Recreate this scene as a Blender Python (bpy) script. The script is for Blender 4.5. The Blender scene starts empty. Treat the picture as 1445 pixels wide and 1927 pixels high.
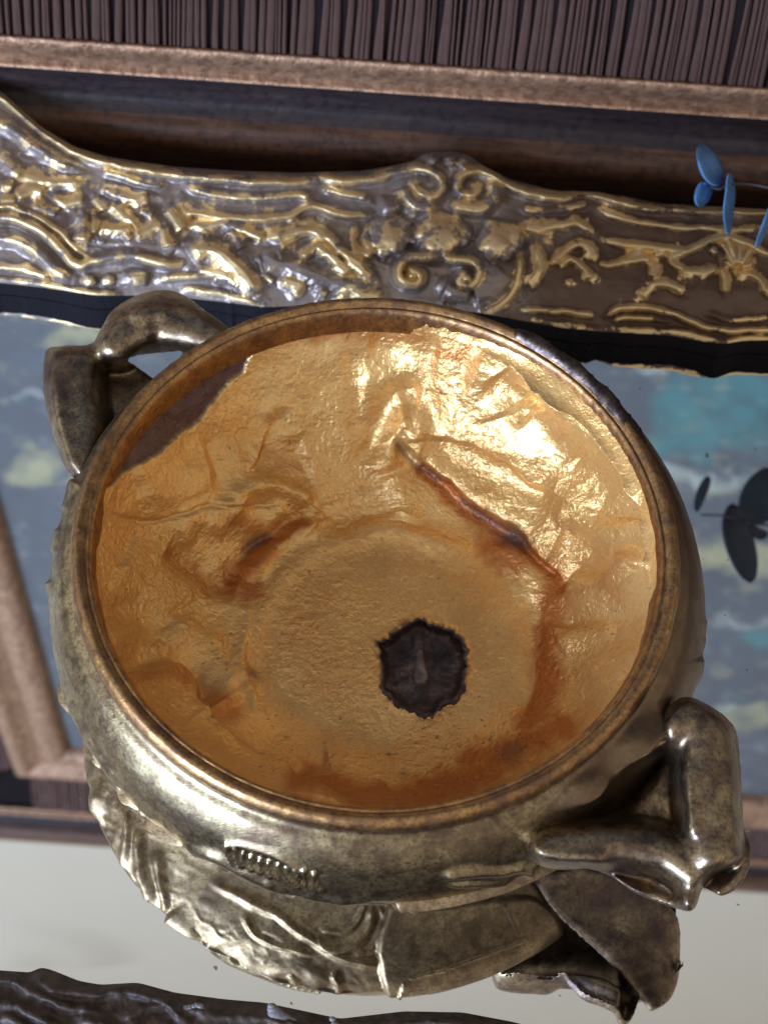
import bpy, math, random
import numpy as np
from mathutils import Matrix, Vector
random.seed(7); np.random.seed(7)
sc = bpy.context.scene
COL = sc.collection

# ------------------------------------------------------------------ camera
W, H, F = 1445.0, 1927.0, 3400.0            # photograph size and focal length in its pixels
DZ = 0.009
CAM = np.array([0.0013, -0.2376, 0.4709 + DZ])
PITCH, YAW, ROLL = math.radians(59.25), 0.0, math.radians(4.0)
fw = np.array([0.0, math.cos(PITCH), -math.sin(PITCH)])
r0 = np.array([1.0, 0.0, 0.0]); u0 = np.cross(r0, fw)
R_ = r0 * math.cos(ROLL) + u0 * math.sin(ROLL)
U_ = u0 * math.cos(ROLL) - r0 * math.sin(ROLL)
F_ = fw
cam = bpy.data.cameras.new("camera"); camo = bpy.data.objects.new("camera", cam); COL.objects.link(camo)
M = Matrix(((R_[0], U_[0], -F_[0], CAM[0]), (R_[1], U_[1], -F_[1], CAM[1]), (R_[2], U_[2], -F_[2], CAM[2]), (0, 0, 0, 1)))
camo.matrix_world = M
cam.sensor_fit = 'VERTICAL'; cam.sensor_height = 24.0; cam.sensor_width = 18.0
cam.lens = F / H * 24.0
cam.clip_start = 0.01; cam.clip_end = 100
cam.dof.use_dof = True; cam.dof.focus_distance = 0.485; cam.dof.aperture_fstop = 12.5
sc.camera = camo

# ------------------------------------------------------------------ world, window light, exposure
wd = bpy.data.worlds.new("World"); sc.world = wd; wd.use_nodes = True
wd.node_tree.nodes["Background"].inputs[0].default_value = (0.66, 0.60, 0.545, 1)
wd.node_tree.nodes["Background"].inputs[1].default_value = 0.74
def area(name, loc, target, sx, sy, power, color):
    l = bpy.data.lights.new(name, 'AREA'); l.shape = 'RECTANGLE'; l.size = sx; l.size_y = sy
    l.energy = power; l.color = color
    o = bpy.data.objects.new(name, l); COL.objects.link(o); o.location = loc
    d = Vector(target) - Vector(loc); o.rotation_euler = d.to_track_quat('-Z', 'Y').to_euler()
    return o
area("window_light", (-1.20, -1.22, 0.50), (0, 0, 0.02), 0.80, 0.85, 70.0, (0.52, 0.68, 1.0))
sc.view_settings.view_transform = 'Standard'; sc.view_settings.look = 'None'
sc.view_settings.exposure = 0.34; sc.view_settings.gamma = 1.0
sc.cycles.max_bounces = 10; sc.cycles.glossy_bounces = 6; sc.cycles.use_denoising = True
sc.cycles.sample_clamp_indirect = 8.0
sc.cycles.caustics_reflective = True

# ------------------------------------------------------------------ helpers
def proj(P):
    d = P - CAM; z = d @ F_
    return W / 2 + F * (d @ R_) / z, H / 2 - F * (d @ U_) / z
def ray(u, v):
    u = np.asarray(u, float)[..., None]; v = np.asarray(v, float)[..., None]
    return F_ + R_ * ((u - W / 2) / F) - U_ * ((v - H / 2) / F)
def unproj(u, v, z):
    d = ray(u, v); t = (np.asarray(z, float) - CAM[2]) / d[..., 2]
    return CAM + d * t[..., None]
def at_y(u, v, y):
    d = ray(u, v); t = (np.asarray(y, float) - CAM[1]) / d[..., 1]
    return CAM + d * t[..., None]

def _h(ix, iy, s):
    n = (ix * 374761393 + iy * 668265263 + s * 1442695041) & 0xffffffff
    n = ((n ^ (n >> 13)) * 1274126177) & 0xffffffff
    return ((n ^ (n >> 16)) & 0xffff) / 65535.0
def vnoise(x, y, s=0):
    ix = np.floor(x).astype(np.int64); iy = np.floor(y).astype(np.int64)
    fx = x - ix; fy = y - iy
    fx = fx * fx * fx * (fx * (fx * 6 - 15) + 10); fy = fy * fy * fy * (fy * (fy * 6 - 15) + 10)
    a = _h(ix, iy, s); b = _h(ix + 1, iy, s); c = _h(ix, iy + 1, s); d = _h(ix + 1, iy + 1, s)
    return (a * (1 - fx) + b * fx) * (1 - fy) + (c * (1 - fx) + d * fx) * fy - 0.5
def fbm(x, y, s=0, o=4, g=0.5):
    r = 0; a = 1
    for k in range(o):
        r = r + a * vnoise(x * 2 ** k + 13.7 * k, y * 2 ** k - 7.1 * k, s + k); a *= g
    return r
def smooth(pts, per=6):
    p = np.array(pts, float)
    if len(p) < 3: return p
    q = np.vstack([2 * p[0] - p[1], p, 2 * p[-1] - p[-2]]); out = []
    for i in range(len(p) - 1):
        a, b, c, d = q[i:i + 4]
        for t in np.linspace(0, 1, per, endpoint=False):
            out.append(0.5 * (2 * b + (c - a) * t + (2 * a - 5 * b + 4 * c - d) * t * t + (3 * b - a - 3 * c + d) * t ** 3))
    out.append(p[-1]); return np.array(out)
def pdist(u, v, pts, reach):
    """distance to a polyline, signed side and position along it (0..1), inside reach only"""
    pl = smooth(pts, 5)
    idx = np.where((u > pl[:, 0].min() - reach) & (u < pl[:, 0].max() + reach) & (v > pl[:, 1].min() - reach) & (v < pl[:, 1].max() + reach))[0]
    D = np.full(len(idx), 1e9); S = np.zeros(len(idx)); T = np.zeros(len(idx))
    uu = u[idx]; vv = v[idx]; n = len(pl) - 1
    for i in range(n):
        ax, ay = pl[i]; bx, by = pl[i + 1]; dx = bx - ax; dy = by - ay; L = dx * dx + dy * dy + 1e-9
        t = np.clip(((uu - ax) * dx + (vv - ay) * dy) / L, 0, 1)
        ex = uu - ax - t * dx; ey = vv - ay - t * dy
        d = np.hypot(ex, ey); m = d < D
        D[m] = d[m]; S[m] = np.sign(dx * ey - dy * ex)[m]; T[m] = (i + t[m]) / n
    return idx, D, S, T

def mesh_from(name, V, faces, mat, parent=None, smooth_=True, attrs=None):
    attrs = dict(attrs) if attrs else {}
    nrm = None
    if 'nx' in attrs: nrm = np.stack([attrs.pop('nx'), attrs.pop('ny'), attrs.pop('nz')], 1)
    me = bpy.data.meshes.new(name)
    V = np.asarray(V, np.float32); Fc = np.asarray(faces, np.int32)
    if Fc.ndim == 2:
        n, k = Fc.shape
        me.vertices.add(len(V)); me.vertices.foreach_set("co", V.ravel())
        me.loops.add(n * k); me.loops.foreach_set("vertex_index", Fc.ravel())
        me.polygons.add(n); me.polygons.foreach_set("loop_start", np.arange(0, n * k, k, dtype=np.int32))
        me.update(calc_edges=True)
    if attrs:
        for kx, a in attrs.items():
            at = me.attributes.new(kx, 'FLOAT', 'POINT'); at.data.foreach_set("value", np.asarray(a, np.float32))
    me.polygons.foreach_set("use_smooth", np.full(len(me.polygons), smooth_))
    if nrm is not None: me.normals_split_custom_set_from_vertices(nrm.tolist())
    if mat: me.materials.append(mat)
    o = bpy.data.objects.new(name, me); COL.objects.link(o)
    if parent: o.parent = parent
    return o
def mesh_any(name, V, faces, mat, parent=None, smooth_=True):
    me = bpy.data.meshes.new(name); me.from_pydata([tuple(map(float, p)) for p in V], [], [tuple(map(int, f)) for f in faces]); me.update()
    me.polygons.foreach_set("use_smooth", np.full(len(me.polygons), smooth_))
    me.materials.append(mat); o = bpy.data.objects.new(name, me); COL.objects.link(o)
    if parent: o.parent = parent
    return o
def grid_faces(n, m, wrap=False):
    i = np.arange(n if wrap else n - 1); j = np.arange(m - 1)
    I, J = np.meshgrid(i, j, indexing='ij'); I2 = (I + 1) % n
    return np.stack([I * m + J, I2 * m + J, I2 * m + J + 1, I * m + J + 1], -1).reshape(-1, 4)
def subset(V, faces, mask, attrs):
    f = faces[mask]; used = np.unique(f); mp = np.full(len(V), -1); mp[used] = np.arange(len(used))
    return V[used], mp[f], {k: a[used] for k, a in attrs.items()}
def thing(name, label, cat, group=None, loc=(0, 0, 0)):
    o = bpy.data.objects.new(name, None); COL.objects.link(o); o.location = loc
    o.empty_display_size = 0.02
    o['label'] = label; o['category'] = cat
    if group: o['group'] = group
    return o
def keep_world(o, parent):
    o.parent = parent; o.matrix_parent_inverse = Matrix.Translation(parent.location).inverted()
def box(name, lo, hi, mat, parent=None):
    x0, y0, z0 = lo; x1, y1, z1 = hi
    V = [(x0, y0, z0), (x1, y0, z0), (x1, y1, z0), (x0, y1, z0), (x0, y0, z1), (x1, y0, z1), (x1, y1, z1), (x0, y1, z1)]
    Fc = [(0, 3, 2, 1), (4, 5, 6, 7), (0, 1, 5, 4), (1, 2, 6, 5), (2, 3, 7, 6), (3, 0, 4, 7)]
    return mesh_any(name, V, Fc, mat, parent, False)

# ------------------------------------------------------------------ materials
class NT:
    def __init__(s, name):
        s.m = bpy.data.materials.new(name); s.m.use_nodes = True; s.t = s.m.node_tree; s.b = s.t.nodes["Principled BSDF"]
        s.tc = s.t.nodes.new("ShaderNodeTexCoord")
    def n(s, kind, **kw):
        x = s.t.nodes.new(kind)
        for k, v in kw.items(): setattr(x, k, v)
        return x
    def link(s, a, b): s.t.links.new(a, b)
    def noise(s, scale, detail=4, rough=0.55, dist=0.0, vec=None, stretch=None):
        x = s.n("ShaderNodeTexNoise"); x.inputs["Scale"].default_value = scale; x.inputs["Detail"].default_value = detail
        x.inputs["Roughness"].default_value = rough; x.inputs["Distortion"].default_value = dist
        src = vec or s.tc.outputs["Object"]
        if stretch:
            mp = s.n("ShaderNodeMapping"); mp.inputs["Scale"].default_value = stretch; s.link(src, mp.inputs[0]); src = mp.outputs[0]
        s.link(src, x.inputs["Vector"]); return x.outputs["Fac"]
    def ramp(s, fac, stops):
        x = s.n("ShaderNodeValToRGB"); e = x.color_ramp.elements
        while len(e) < len(stops): e.new(0.5)
        for k, (p, c) in enumerate(stops):
            e[k].position = p; e[k].color = (*c, 1) if not isinstance(c, float) else (c, c, c, 1)
        s.link(fac, x.inputs[0]); return x.outputs[0]
    def attr(s, name):
        x = s.n("ShaderNodeAttribute"); x.attribute_name = name; return x.outputs["Fac"]
    def math(s, op, a, b=None):
        x = s.n("ShaderNodeMath"); x.operation = op; x.use_clamp = False
        for k, q in enumerate((a, b)):
            if q is None: continue
            if isinstance(q, (int, float)): x.inputs[k].default_value = q
            else: s.link(q, x.inputs[k])
        return x.outputs[0]
    def mix(s, fac, a, b):
        x = s.n("ShaderNodeMix"); x.data_type = 'RGBA'
        for sock, q in ((x.inputs[0], fac), (x.inputs[6], a), (x.inputs[7], b)):
            if isinstance(q, (int, float)): sock.default_value = q
            elif isinstance(q, tuple): sock.default_value = (*q, 1)
            else: s.link(q, sock)
        return x.outputs[2]
    def mixf(s, fac, a, b):
        x = s.n("ShaderNodeMix"); x.data_type = 'FLOAT'
        for sock, q in ((x.inputs[0], fac), (x.inputs[2], a), (x.inputs[3], b)):
            if isinstance(q, (int, float)): sock.default_value = q
            else: s.link(q, sock)
        return x.outputs[0]
    def set(s, name, q):
        i = s.b.inputs[name]
        if isinstance(q, (int, float)): i.default_value = q
        elif isinstance(q, tuple): i.default_value = (*q, 1)
        else: s.link(q, i)
    def bump(s, hs, dist=0.0005, strength=1.0, prev=None):
        x = s.n("ShaderNodeBump"); x.inputs["Distance"].default_value = dist; x.inputs["Strength"].default_value = strength
        s.link(hs, x.inputs["Height"])
        if prev: s.link(prev, x.inputs["Normal"])
        return x.outputs[0]

def m_lining():
    s = NT("gilded_lining")
    st = s.attr("stain"); dk = s.attr("dark"); sp = s.attr("speck")
    big = s.noise(45, 4); fine = s.noise(900, 5)
    gold = s.mix(s.ramp(big, [(0.35, 0.0), (0.7, 1.0)]), (0.68, 0.42, 0.150), (0.84, 0.56, 0.225))
    gold = s.mix(s.math('MULTIPLY', s.ramp(fine, [(0.40, 1.0), (0.55, 0.0)]), 0.25), gold, (0.46, 0.24, 0.07))
    lac = s.mix(s.noise(160, 3), (0.34, 0.095, 0.017), (0.48, 0.165, 0.034))
    c = s.mix(st, gold, lac)
    dn = s.noise(240, 5)
    c = s.mix(dk, c, s.mix(dn, (0.035, 0.016, 0.022), (0.16, 0.075, 0.06)))
    c = s.mix(sp, c, (0.05, 0.02, 0.012))
    s.set("Base Color", c)
    s.set("Metallic", s.mixf(s.math('MAXIMUM', dk, sp), 0.66, 0.4))
    s.set("Roughness", s.math('ADD', s.mixf(st, 0.31, 0.38), s.math('MULTIPLY', s.math('MAXIMUM', dk, sp), 0.2)))
    s.set("Coat Weight", 0.3); s.set("Coat Roughness", 0.16); s.set("Coat Tint", (1.0, 0.95, 0.85))
    rg = s.attr("rough")
    h = s.math('ADD', s.math('MULTIPLY', s.noise(420, 3, 0.6, 0.6), 0.6), s.math('MULTIPLY', s.noise(1500, 3), 0.25))
    b = s.bump(s.math('MULTIPLY', h, s.math('ADD', s.math('MULTIPLY', rg, 0.9), 0.3)), 0.0012, 0.9)
    s.link(b, s.b.inputs["Normal"]); return s.m

def m_bronze(name, bright, mid, dark, lo=0.40, hi=0.62, rough=0.30, scale=70, metal=1.0):
    s = NT(name); tn = s.attr("tarnish")
    n = s.noise(scale, 6, 0.62, 0.4); sp = s.noise(scale * 9, 4, 0.6); sc_ = s.noise(500, 2, 0.5, 0.0, None, (1, 8, 1))
    c = s.ramp(n, [(0.30, dark), (lo, mid), (hi, bright), (0.85, tuple(min(1, q * 1.15) for q in bright))])
    c = s.mix(s.math("MULTIPLY", s.ramp(sp, [(0.28, 1.0), (0.42, 0.0)]), 0.55), c, tuple(q * 0.6 for q in dark))
    mo = s.noise(210, 5, 0.65, 0.5); gr = s.noise(1100, 3, 0.6)
    c = s.mix(s.ramp(mo, [(0.36, 0.85), (0.58, 0.0)]), c, tuple(q * 1.1 for q in dark))
    c = s.mix(s.math("MULTIPLY", s.ramp(gr, [(0.36, 1.0), (0.52, 0.0)]), 0.55), c, tuple(q * 0.9 for q in dark))
    c = s.mix(s.math("MULTIPLY", tn, 0.85), c, s.mix(n, (0.085, 0.055, 0.045), (0.22, 0.145, 0.085)))
    s.set("Base Color", c); s.set("Metallic", metal)
    s.set("Roughness", s.math('ADD', s.math('MULTIPLY', s.math('SUBTRACT', sp, 0.5), 0.25), s.ramp(n, [(0.3, rough + 0.14), (0.7, rough)])))
    h = s.math('ADD', s.math('MULTIPLY', s.noise(260, 4), 0.5), s.math('MULTIPLY', sc_, 0.25))
    s.link(s.bump(h, 0.0003, 0.6), s.b.inputs["Normal"]); return s.m

def m_giltwood():
    s = NT("worn_gilt_wood")
    g = s.attr("crest")
    n = s.noise(700, 4, 0.6, 0.3); n2 = s.noise(170, 4); wear = s.noise(14, 2)
    k = s.math('ADD', s.math('MULTIPLY', g, 1.15), s.math('MULTIPLY', s.math('SUBTRACT', n, 0.5), 1.1))
    k = s.math('ADD', k, s.math('MULTIPLY', s.math('SUBTRACT', n2, 0.5), 1.7))
    k = s.ramp(k, [(0.50, 0.0), (0.60, 1.0)])
    gold = s.mix(n2, (0.66, 0.47, 0.22), (0.90, 0.72, 0.42))
    gr = s.attr("brown_tone")
    toned = s.mix(gr, s.mix(n2, (0.17, 0.135, 0.12), (0.36, 0.30, 0.27)), s.mix(n2, (0.075, 0.044, 0.030), (0.17, 0.105, 0.070)))
    s.set("Base Color", s.mix(k, toned, gold))
    s.set("Metallic", s.mixf(k, s.mixf(gr, 0.55, 0.25), 0.85))
    s.set("Roughness", s.math('ADD', s.mixf(k, s.mixf(gr, 0.40, 0.58), 0.46), s.math('MULTIPLY', s.math('SUBTRACT', n, 0.5), 0.3)))
    h = s.math('ADD', s.math('MULTIPLY', n, 0.5), s.math('MULTIPLY', k, 0.5))
    s.link(s.bump(h, 0.00014, 0.6), s.b.inputs["Normal"]); return s.m

def m_darkwood(name, a, b, rough, metal=0.0, scale=(6, 60, 60), sp=0.5, bump=0.0004):
    s = NT(name)
    n = s.noise(6, 6, 0.65, 0.3, None, scale); n2 = s.noise(300, 4)
    c = s.mix(s.ramp(n, [(0.3, 0.0), (0.7, 1.0)]), a, b)
    c = s.mix(s.math('MULTIPLY', s.ramp(n2, [(0.35, 1.0), (0.5, 0.0)]), 0.5), c, tuple(q * 0.4 for q in a))
    s.set("Base Color", c); s.set("Roughness", s.math('ADD', rough - 0.08, s.math('MULTIPLY', n2, 0.16))); s.set("Metallic", metal)
    s.set("Specular IOR Level", sp)
    s.link(s.bump(s.math('ADD', n2, n), bump, 0.7), s.b.inputs["Normal"]); return s.m

def m_painting():
    s = NT("oil_landscape")
    te = s.attr("teal"); ye = s.attr("yellow"); wh = s.attr("white"); a = s.noise(14, 6, 0.6, 0.8); b = s.noise(60, 4)
    c = s.mix(a, (0.044, 0.049, 0.057), (0.098, 0.106, 0.112))
    c = s.mix(te, c, s.mix(b, (0.035, 0.125, 0.122), (0.075, 0.19, 0.18)))
    c = s.mix(ye, c, s.mix(b, (0.22, 0.195, 0.095), (0.34, 0.315, 0.18)))
    c = s.mix(wh, c, (0.28, 0.30, 0.26))
    s.set("Base Color", c); s.set("Roughness", 0.55)
    s.link(s.bump(s.noise(120, 4), 0.0006, 0.5), s.b.inputs["Normal"]); return s.m

def m_plain(name, col, rough, metal=0.0, var=0.12, scale=60, bump=0.0002):
    s = NT(name); n = s.noise(scale, 5)
    s.set("Base Color", s.mix(n, tuple(q * (1 - var) for q in col), tuple(min(1, q * (1 + var)) for q in col)))
    s.set("Roughness", rough); s.set("Metallic", metal)
    s.link(s.bump(s.noise(scale * 6, 4), bump, 0.6), s.b.inputs["Normal"]); return s.m

def m_mirror():
    s = NT("old_mirror_glass")
    n = s.noise(240, 2, 0.4); f = s.noise(30, 5)
    dust = s.ramp(n, [(0.735, 0.0), (0.76, 0.8)])
    s.set("Base Color", s.mix(dust, s.mix(f, (0.84, 0.86, 0.86), (0.88, 0.89, 0.88)), (0.22, 0.2, 0.18)))
    s.set("Metallic", 1.0); s.set("Roughness", s.mixf(dust, 0.012, 0.5)); return s.m

LINING = m_lining()
BODY = m_bronze("aged_brass", (0.44, 0.355, 0.20), (0.30, 0.235, 0.125), (0.12, 0.078, 0.052), 0.42, 0.60, 0.29)
RIMM = m_bronze("rim_brass", (0.50, 0.30, 0.12), (0.38, 0.21, 0.08), (0.17, 0.095, 0.06), 0.43, 0.64, 0.34, 95)
HANDLE = m_bronze("brown_bronze", (0.44, 0.35, 0.21), (0.24, 0.172, 0.105), (0.095, 0.064, 0.060), 0.44, 0.64, 0.33, 42)
UNDER = m_bronze("under_bronze", (0.44, 0.325, 0.18), (0.31, 0.22, 0.115), (0.14, 0.092, 0.055), 0.40, 0.62, 0.42, 60)
PATCH = m_bronze("tarnished_patch", (0.19, 0.145, 0.115), (0.085, 0.062, 0.056), (0.035, 0.026, 0.028), 0.45, 0.66, 0.30, 110)
DARKM = m_bronze("bare_dark_metal", (0.20, 0.15, 0.14), (0.055, 0.036, 0.040), (0.020, 0.013, 0.016), 0.46, 0.74, 0.42, 130, 0.5)
GILT = m_giltwood()
MIRROR = m_mirror()
NEARW = m_darkwood('shade_darkened_wood', (0.022, 0.014, 0.012), (0.085, 0.058, 0.046), 0.5, 0.0, (40, 40, 40), 0.35)  # near rail's shade put into a dark brown base colour
BLACK = m_plain("black_rebate", (0.006, 0.005, 0.007), 0.8, 0, 0.3, 80)
PWOOD = m_darkwood("brown_picture_wood", (0.036, 0.017, 0.011), (0.125, 0.056, 0.030), 0.45, 0.0, (6, 60, 60), 0.35)
PHOLL = m_darkwood("dark_hollow", (0.018, 0.013, 0.016), (0.045, 0.030, 0.027), 0.40, 0.0, (6, 60, 60), 0.25)
PGOLD = m_darkwood("dull_gold_sight_edge", (0.20, 0.105, 0.062), (0.46, 0.275, 0.16), 0.50, 0.55, (42, 34, 34), 0.5, 0.0012)
PRIB = m_darkwood("brown_reeding", (0.048, 0.024, 0.020), (0.125, 0.066, 0.050), 0.55, 0.0, (60, 60, 8), 0.2)
PGROOVE = m_plain("dark_groove", (0.010, 0.007, 0.007), 0.8)
PGROOVE.node_tree.nodes["Principled BSDF"].inputs["Specular IOR Level"].default_value = 0.05
PAINT = m_painting()
WALLM = m_plain("cream_wall_paint", (0.41, 0.35, 0.255), 0.85, 0, 0.04, 12)
PLATE = m_plain("grey_white_porcelain", (0.36, 0.33, 0.30), 0.6, 0, 0.1, 20)
TABLE = m_darkwood("dark_table_wood", (0.03, 0.018, 0.012), (0.07, 0.04, 0.025), 0.5)
BLACK.node_tree.nodes["Principled BSDF"].inputs["Specular IOR Level"].default_value = 0.1
LEAFB = m_plain("blue_leaf", (0.085, 0.22, 0.46), 0.5, 0, 0.75, 110)
LEAFD = m_plain("shaded_leaf", (0.085, 0.095, 0.12), 0.55, 0, 0.6, 110)  # shade of leaves seen from beneath, painted in as dark slate
STEM = m_plain("leaf_stem", (0.06, 0.05, 0.06), 0.6)
WAX = m_plain("milky_wax", (0.20, 0.19, 0.21), 0.4, 0, 0.1, 200)

# ------------------------------------------------------------------ setting
ZT = -0.014
o = box("table_top", (-0.9, -0.75, ZT - 0.03), (0.9, 0.262, ZT), TABLE); o['kind'] = 'structure'
o = box("wall", (-2.0, 0.264, -0.8), (2.0, 0.34, 2.6), WALLM); o['kind'] = 'structure'

# ------------------------------------------------------------------ bronze bowl
RC = np.array([0.0, 0.0]); HT = 0.058
bowl = thing("bronze_bowl", "round brass bowl with ribbon handles and a crumpled golden lining, standing on the mirror", "bowl")

def lathe_pts(profile, n, per):
    p = smooth(profile, per); th = np.linspace(0, 2 * np.pi, n, endpoint=False)
    r = p[:, 0]; z = p[:, 1]
    X = np.cos(th)[:, None] * r; Y = np.sin(th)[:, None] * r; Z = np.broadcast_to(z, X.shape)
    return np.stack([X, Y, Z], -1), p
def grid_normals(G, wrap=True, flip=False):
    a = np.roll(G, -1, 0) - np.roll(G, 1, 0) if wrap else np.gradient(G, axis=0)
    b = np.gradient(G, axis=1); n = np.cross(a, b); n /= np.linalg.norm(n, axis=-1, keepdims=True) + 1e-12
    return -n if flip else n

# --- lining -------------------------------------------------------
LIFT = lambda L: [(a, b + DZ) for a, b in L]
G, prof = lathe_pts(LIFT([(0.0746, 0.0550), (0.0742, 0.0510), (0.0715, 0.0445), (0.066, 0.034), (0.058, 0.0235), (0.0500, 0.0160), (0.0430, 0.0115), (0.0385, 0.0095), (0.034, 0.0090), (0.025, 0.0092), (0.012, 0.0095), (0.00002, 0.0095)]), 1080, 38)
depth = np.clip((0.055 + DZ - G[..., 2]) / 0.046, 0, 1)
G = G.copy(); G[..., 0] += 0.0050 * depth ** 1.3; G[..., 1] += 0.001 * depth ** 1.3
N = grid_normals(G)
if N[0, 200, 2] < 0: N = -N
shape = G.shape[:2]
u, v = proj(G.reshape(-1, 3))
wu = u + 16 * fbm(u / 90, v / 90, 3, 3) + 2.5 * fbm(u / 22, v / 22, 33, 2); wv = v + 16 * fbm(u / 90, v / 90, 7, 3) + 2.5 * fbm(u / 22, v / 22, 37, 2)
h = np.zeros(len(u)); stain = np.zeros(len(u)); dark = np.zeros(len(u)); speck = np.zeros(len(u)); rough = np.full(len(u), 0.45)
AMP = 2.1
def ridge(pts, w, a, side=0, tail=None):
    """soft ridge (a>0) or crease (a<0), mm; side=+-1: a step that falls off slowly on that side only"""
    w = w * 1.7 if w > 10 else w
    idx, D, S, T = pdist(wu, wv, pts, (tail or w) * 3.5)
    env = np.clip(np.minimum(T, 1 - T) * 8, 0, 1) ** 0.7 if side or a < 0 else np.clip(np.minimum(T, 1 - T) * 6 + 0.25, 0, 1)
    if side == 0: k = np.exp(-(D / w) ** 2)
    else:
        s = S * side * D; k = np.where(s > 0, np.exp(-(D / (tail or w)) ** 1.6), np.exp(-(D / (w * 0.35)) ** 2))
    h[idx] += a * (AMP if w > 11 else 0.6) * 0.001 * k * env
def stainl(pts, w, a, arr):
    idx, D, S, T = pdist(wu, wv, pts, w * 3)
    arr[idx] = np.maximum(arr[idx], a * np.clip(1.35 * np.exp(-(D / w) ** 2) - 0.12 + 0.5 * fbm(u[idx] / 18, v[idx] / 18, 5, 3), 0, 1))
def blob(cu, cv, ru, rv, a, arr=None, rot=0):
    c, s = math.cos(rot), math.sin(rot)
    du = wu - cu; dv = wv - cv
    k = np.exp(-(((du * c + dv * s) / ru) ** 2 + ((-du * s + dv * c) / rv) ** 2) ** 1.3)
    if arr is None: h[:] += a * 0.001 * k
    else: arr[:] = np.maximum(arr, np.clip(a * (k + 0.35 * k * fbm(u / 16, v / 16, 9, 3)), 0, 1))
# big undulations of the thin crumpled sheet
wall = np.clip((np.hypot(u - 735, (v - 1235) * 1.05) - 235) / 120, 0, 1)
h += 0.001 * (2.6 * fbm(u / 170, v / 130, 11, 2) * wall + 0.45 * fbm(u / 60, v / 46, 12, 2) * wall + 0.7 * fbm(u / 200, v / 200, 17, 2) * (1 - wall))
h += 0.001 * wall * (-1.0 * np.abs(fbm(u / 130, v / 100, 13, 2)))
# main crease, right of the middle, with its overhanging upper lip and the folds beside it
ridge([(735, 815), (775, 860), (830, 915), (885, 955), (930, 990), (985, 1020), (1030, 1065), (1060, 1110)], 12, -1.0)
ridge([(738, 800), (790, 850), (850, 905), (905, 945), (960, 985), (1010, 1030), (1060, 1085)], 15, 1.5, -1, 62)
ridge([(790, 800), (850, 812), (905, 828), (960, 862), (1010, 905), (1070, 940), (1130, 965)], 18, 1.1, -1, 56)
ridge([(800, 850), (900, 880), (980, 925), (1040, 950)], 26, -1.1)
ridge([(1000, 700), (1060, 735), (1120, 800), (1165, 880), (1200, 950)], 26, 1.6)
ridge([(940, 690), (975, 730), (1010, 770)], 18, -1.5)
ridge([(1015, 715), (1020, 760)], 13, -1.6)
ridge([(880, 660), (960, 690), (1030, 720), (1100, 770)], 20, 1.2)
ridge([(1060, 1085), (1095, 1110), (1140, 1112), (1190, 1080), (1215, 1030)], 20, 2.0)
ridge([(1040, 1030), (1100, 1060), (1160, 1050)], 30, -1.2)
ridge([(1040, 960), (1100, 985), (1160, 1000), (1225, 985)], 16, 1.3)
ridge([(1090, 850), (1130, 880), (1180, 930)], 20, -0.9)
ridge([(830, 790), (900, 770), (980, 800), (1060, 870)], 40, 1.1)
ridge([(880, 690), (940, 720), (960, 770)], 34, 1.0)
ridge([(1120, 1010), (1180, 1030), (1220, 1080)], 34, 0.9)
ridge([(260, 930), (330, 900), (400, 880)], 40, 0.8)
ridge([(230, 1060), (290, 1090), (350, 1150)], 36, 0.9)
ridge([(300, 1220), (380, 1270), (430, 1350)], 30, 0.8)
# hook shaped fold at the centre
ridge([(700, 880), (706, 820), (722, 775), (760, 752), (792, 762)], 16, -1.3)
ridge([(735, 900), (728, 840), (742, 800), (775, 782)], 15, 1.4)
ridge([(735, 900), (760, 940), (765, 985)], 18, 1.1)
ridge([(755, 765), (785, 790), (790, 830)], 14, 1.2)
ridge([(660, 660), (668, 740), (672, 820)], 12, -0.5)
# seam lines
ridge([(195, 962), (260, 970), (330, 974), (390, 960), (470, 955), (520, 945)], 5, -0.9)
ridge([(600, 940), (660, 928), (720, 930), (775, 935)], 8, 0.7)
ridge([(590, 968), (680, 972), (760, 965)], 8, -0.6)
ridge([(1080, 955), (1150, 962), (1222, 978)], 5, -0.8)
# folds left of the middle
ridge([(415, 980), (440, 940), (475, 912), (520, 908), (560, 930), (580, 950)], 13, 1.3)
ridge([(430, 960), (480, 985), (540, 960)], 18, 1.0)
ridge([(600, 968), (555, 985), (505, 1015), (465, 1050), (440, 1095)], 12, -1.1)
ridge([(600, 990), (550, 1010), (500, 1045), (462, 1085)], 14, 1.6)
ridge([(592, 950), (580, 975), (600, 1000)], 12, 1.0)
ridge([(315, 1035), (360, 1060), (410, 1090), (450, 1105)], 14, -1.2)
ridge([(335, 1020), (370, 985), (430, 1000)], 16, 0.9)
ridge([(440, 830), (446, 860), (470, 868), (478, 845), (455, 828)], 7, 0.8)
ridge([(485, 845), (530, 870), (580, 860)], 22, -1.0)
ridge([(500, 790), (520, 765), (555, 775), (560, 810), (520, 825)], 12, 0.5)
# lower left dome and its overhanging edge
ridge([(200, 1290), (240, 1275), (300, 1262), (345, 1285), (380, 1345), (420, 1400), (480, 1438), (545, 1470), (610, 1510), (660, 1530)], 22, 1.9, 1, 55)
ridge([(215, 1270), (300, 1240), (360, 1270), (400, 1335)], 22, -1.3)
ridge([(180, 1150), (230, 1140), (280, 1165), (300, 1220)], 18, -0.8)
ridge([(330, 1180), (390, 1210), (430, 1260), (450, 1300)], 16, 0.8)
ridge([(200, 1210), (260, 1200), (320, 1230)], 18, 0.7)
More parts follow.
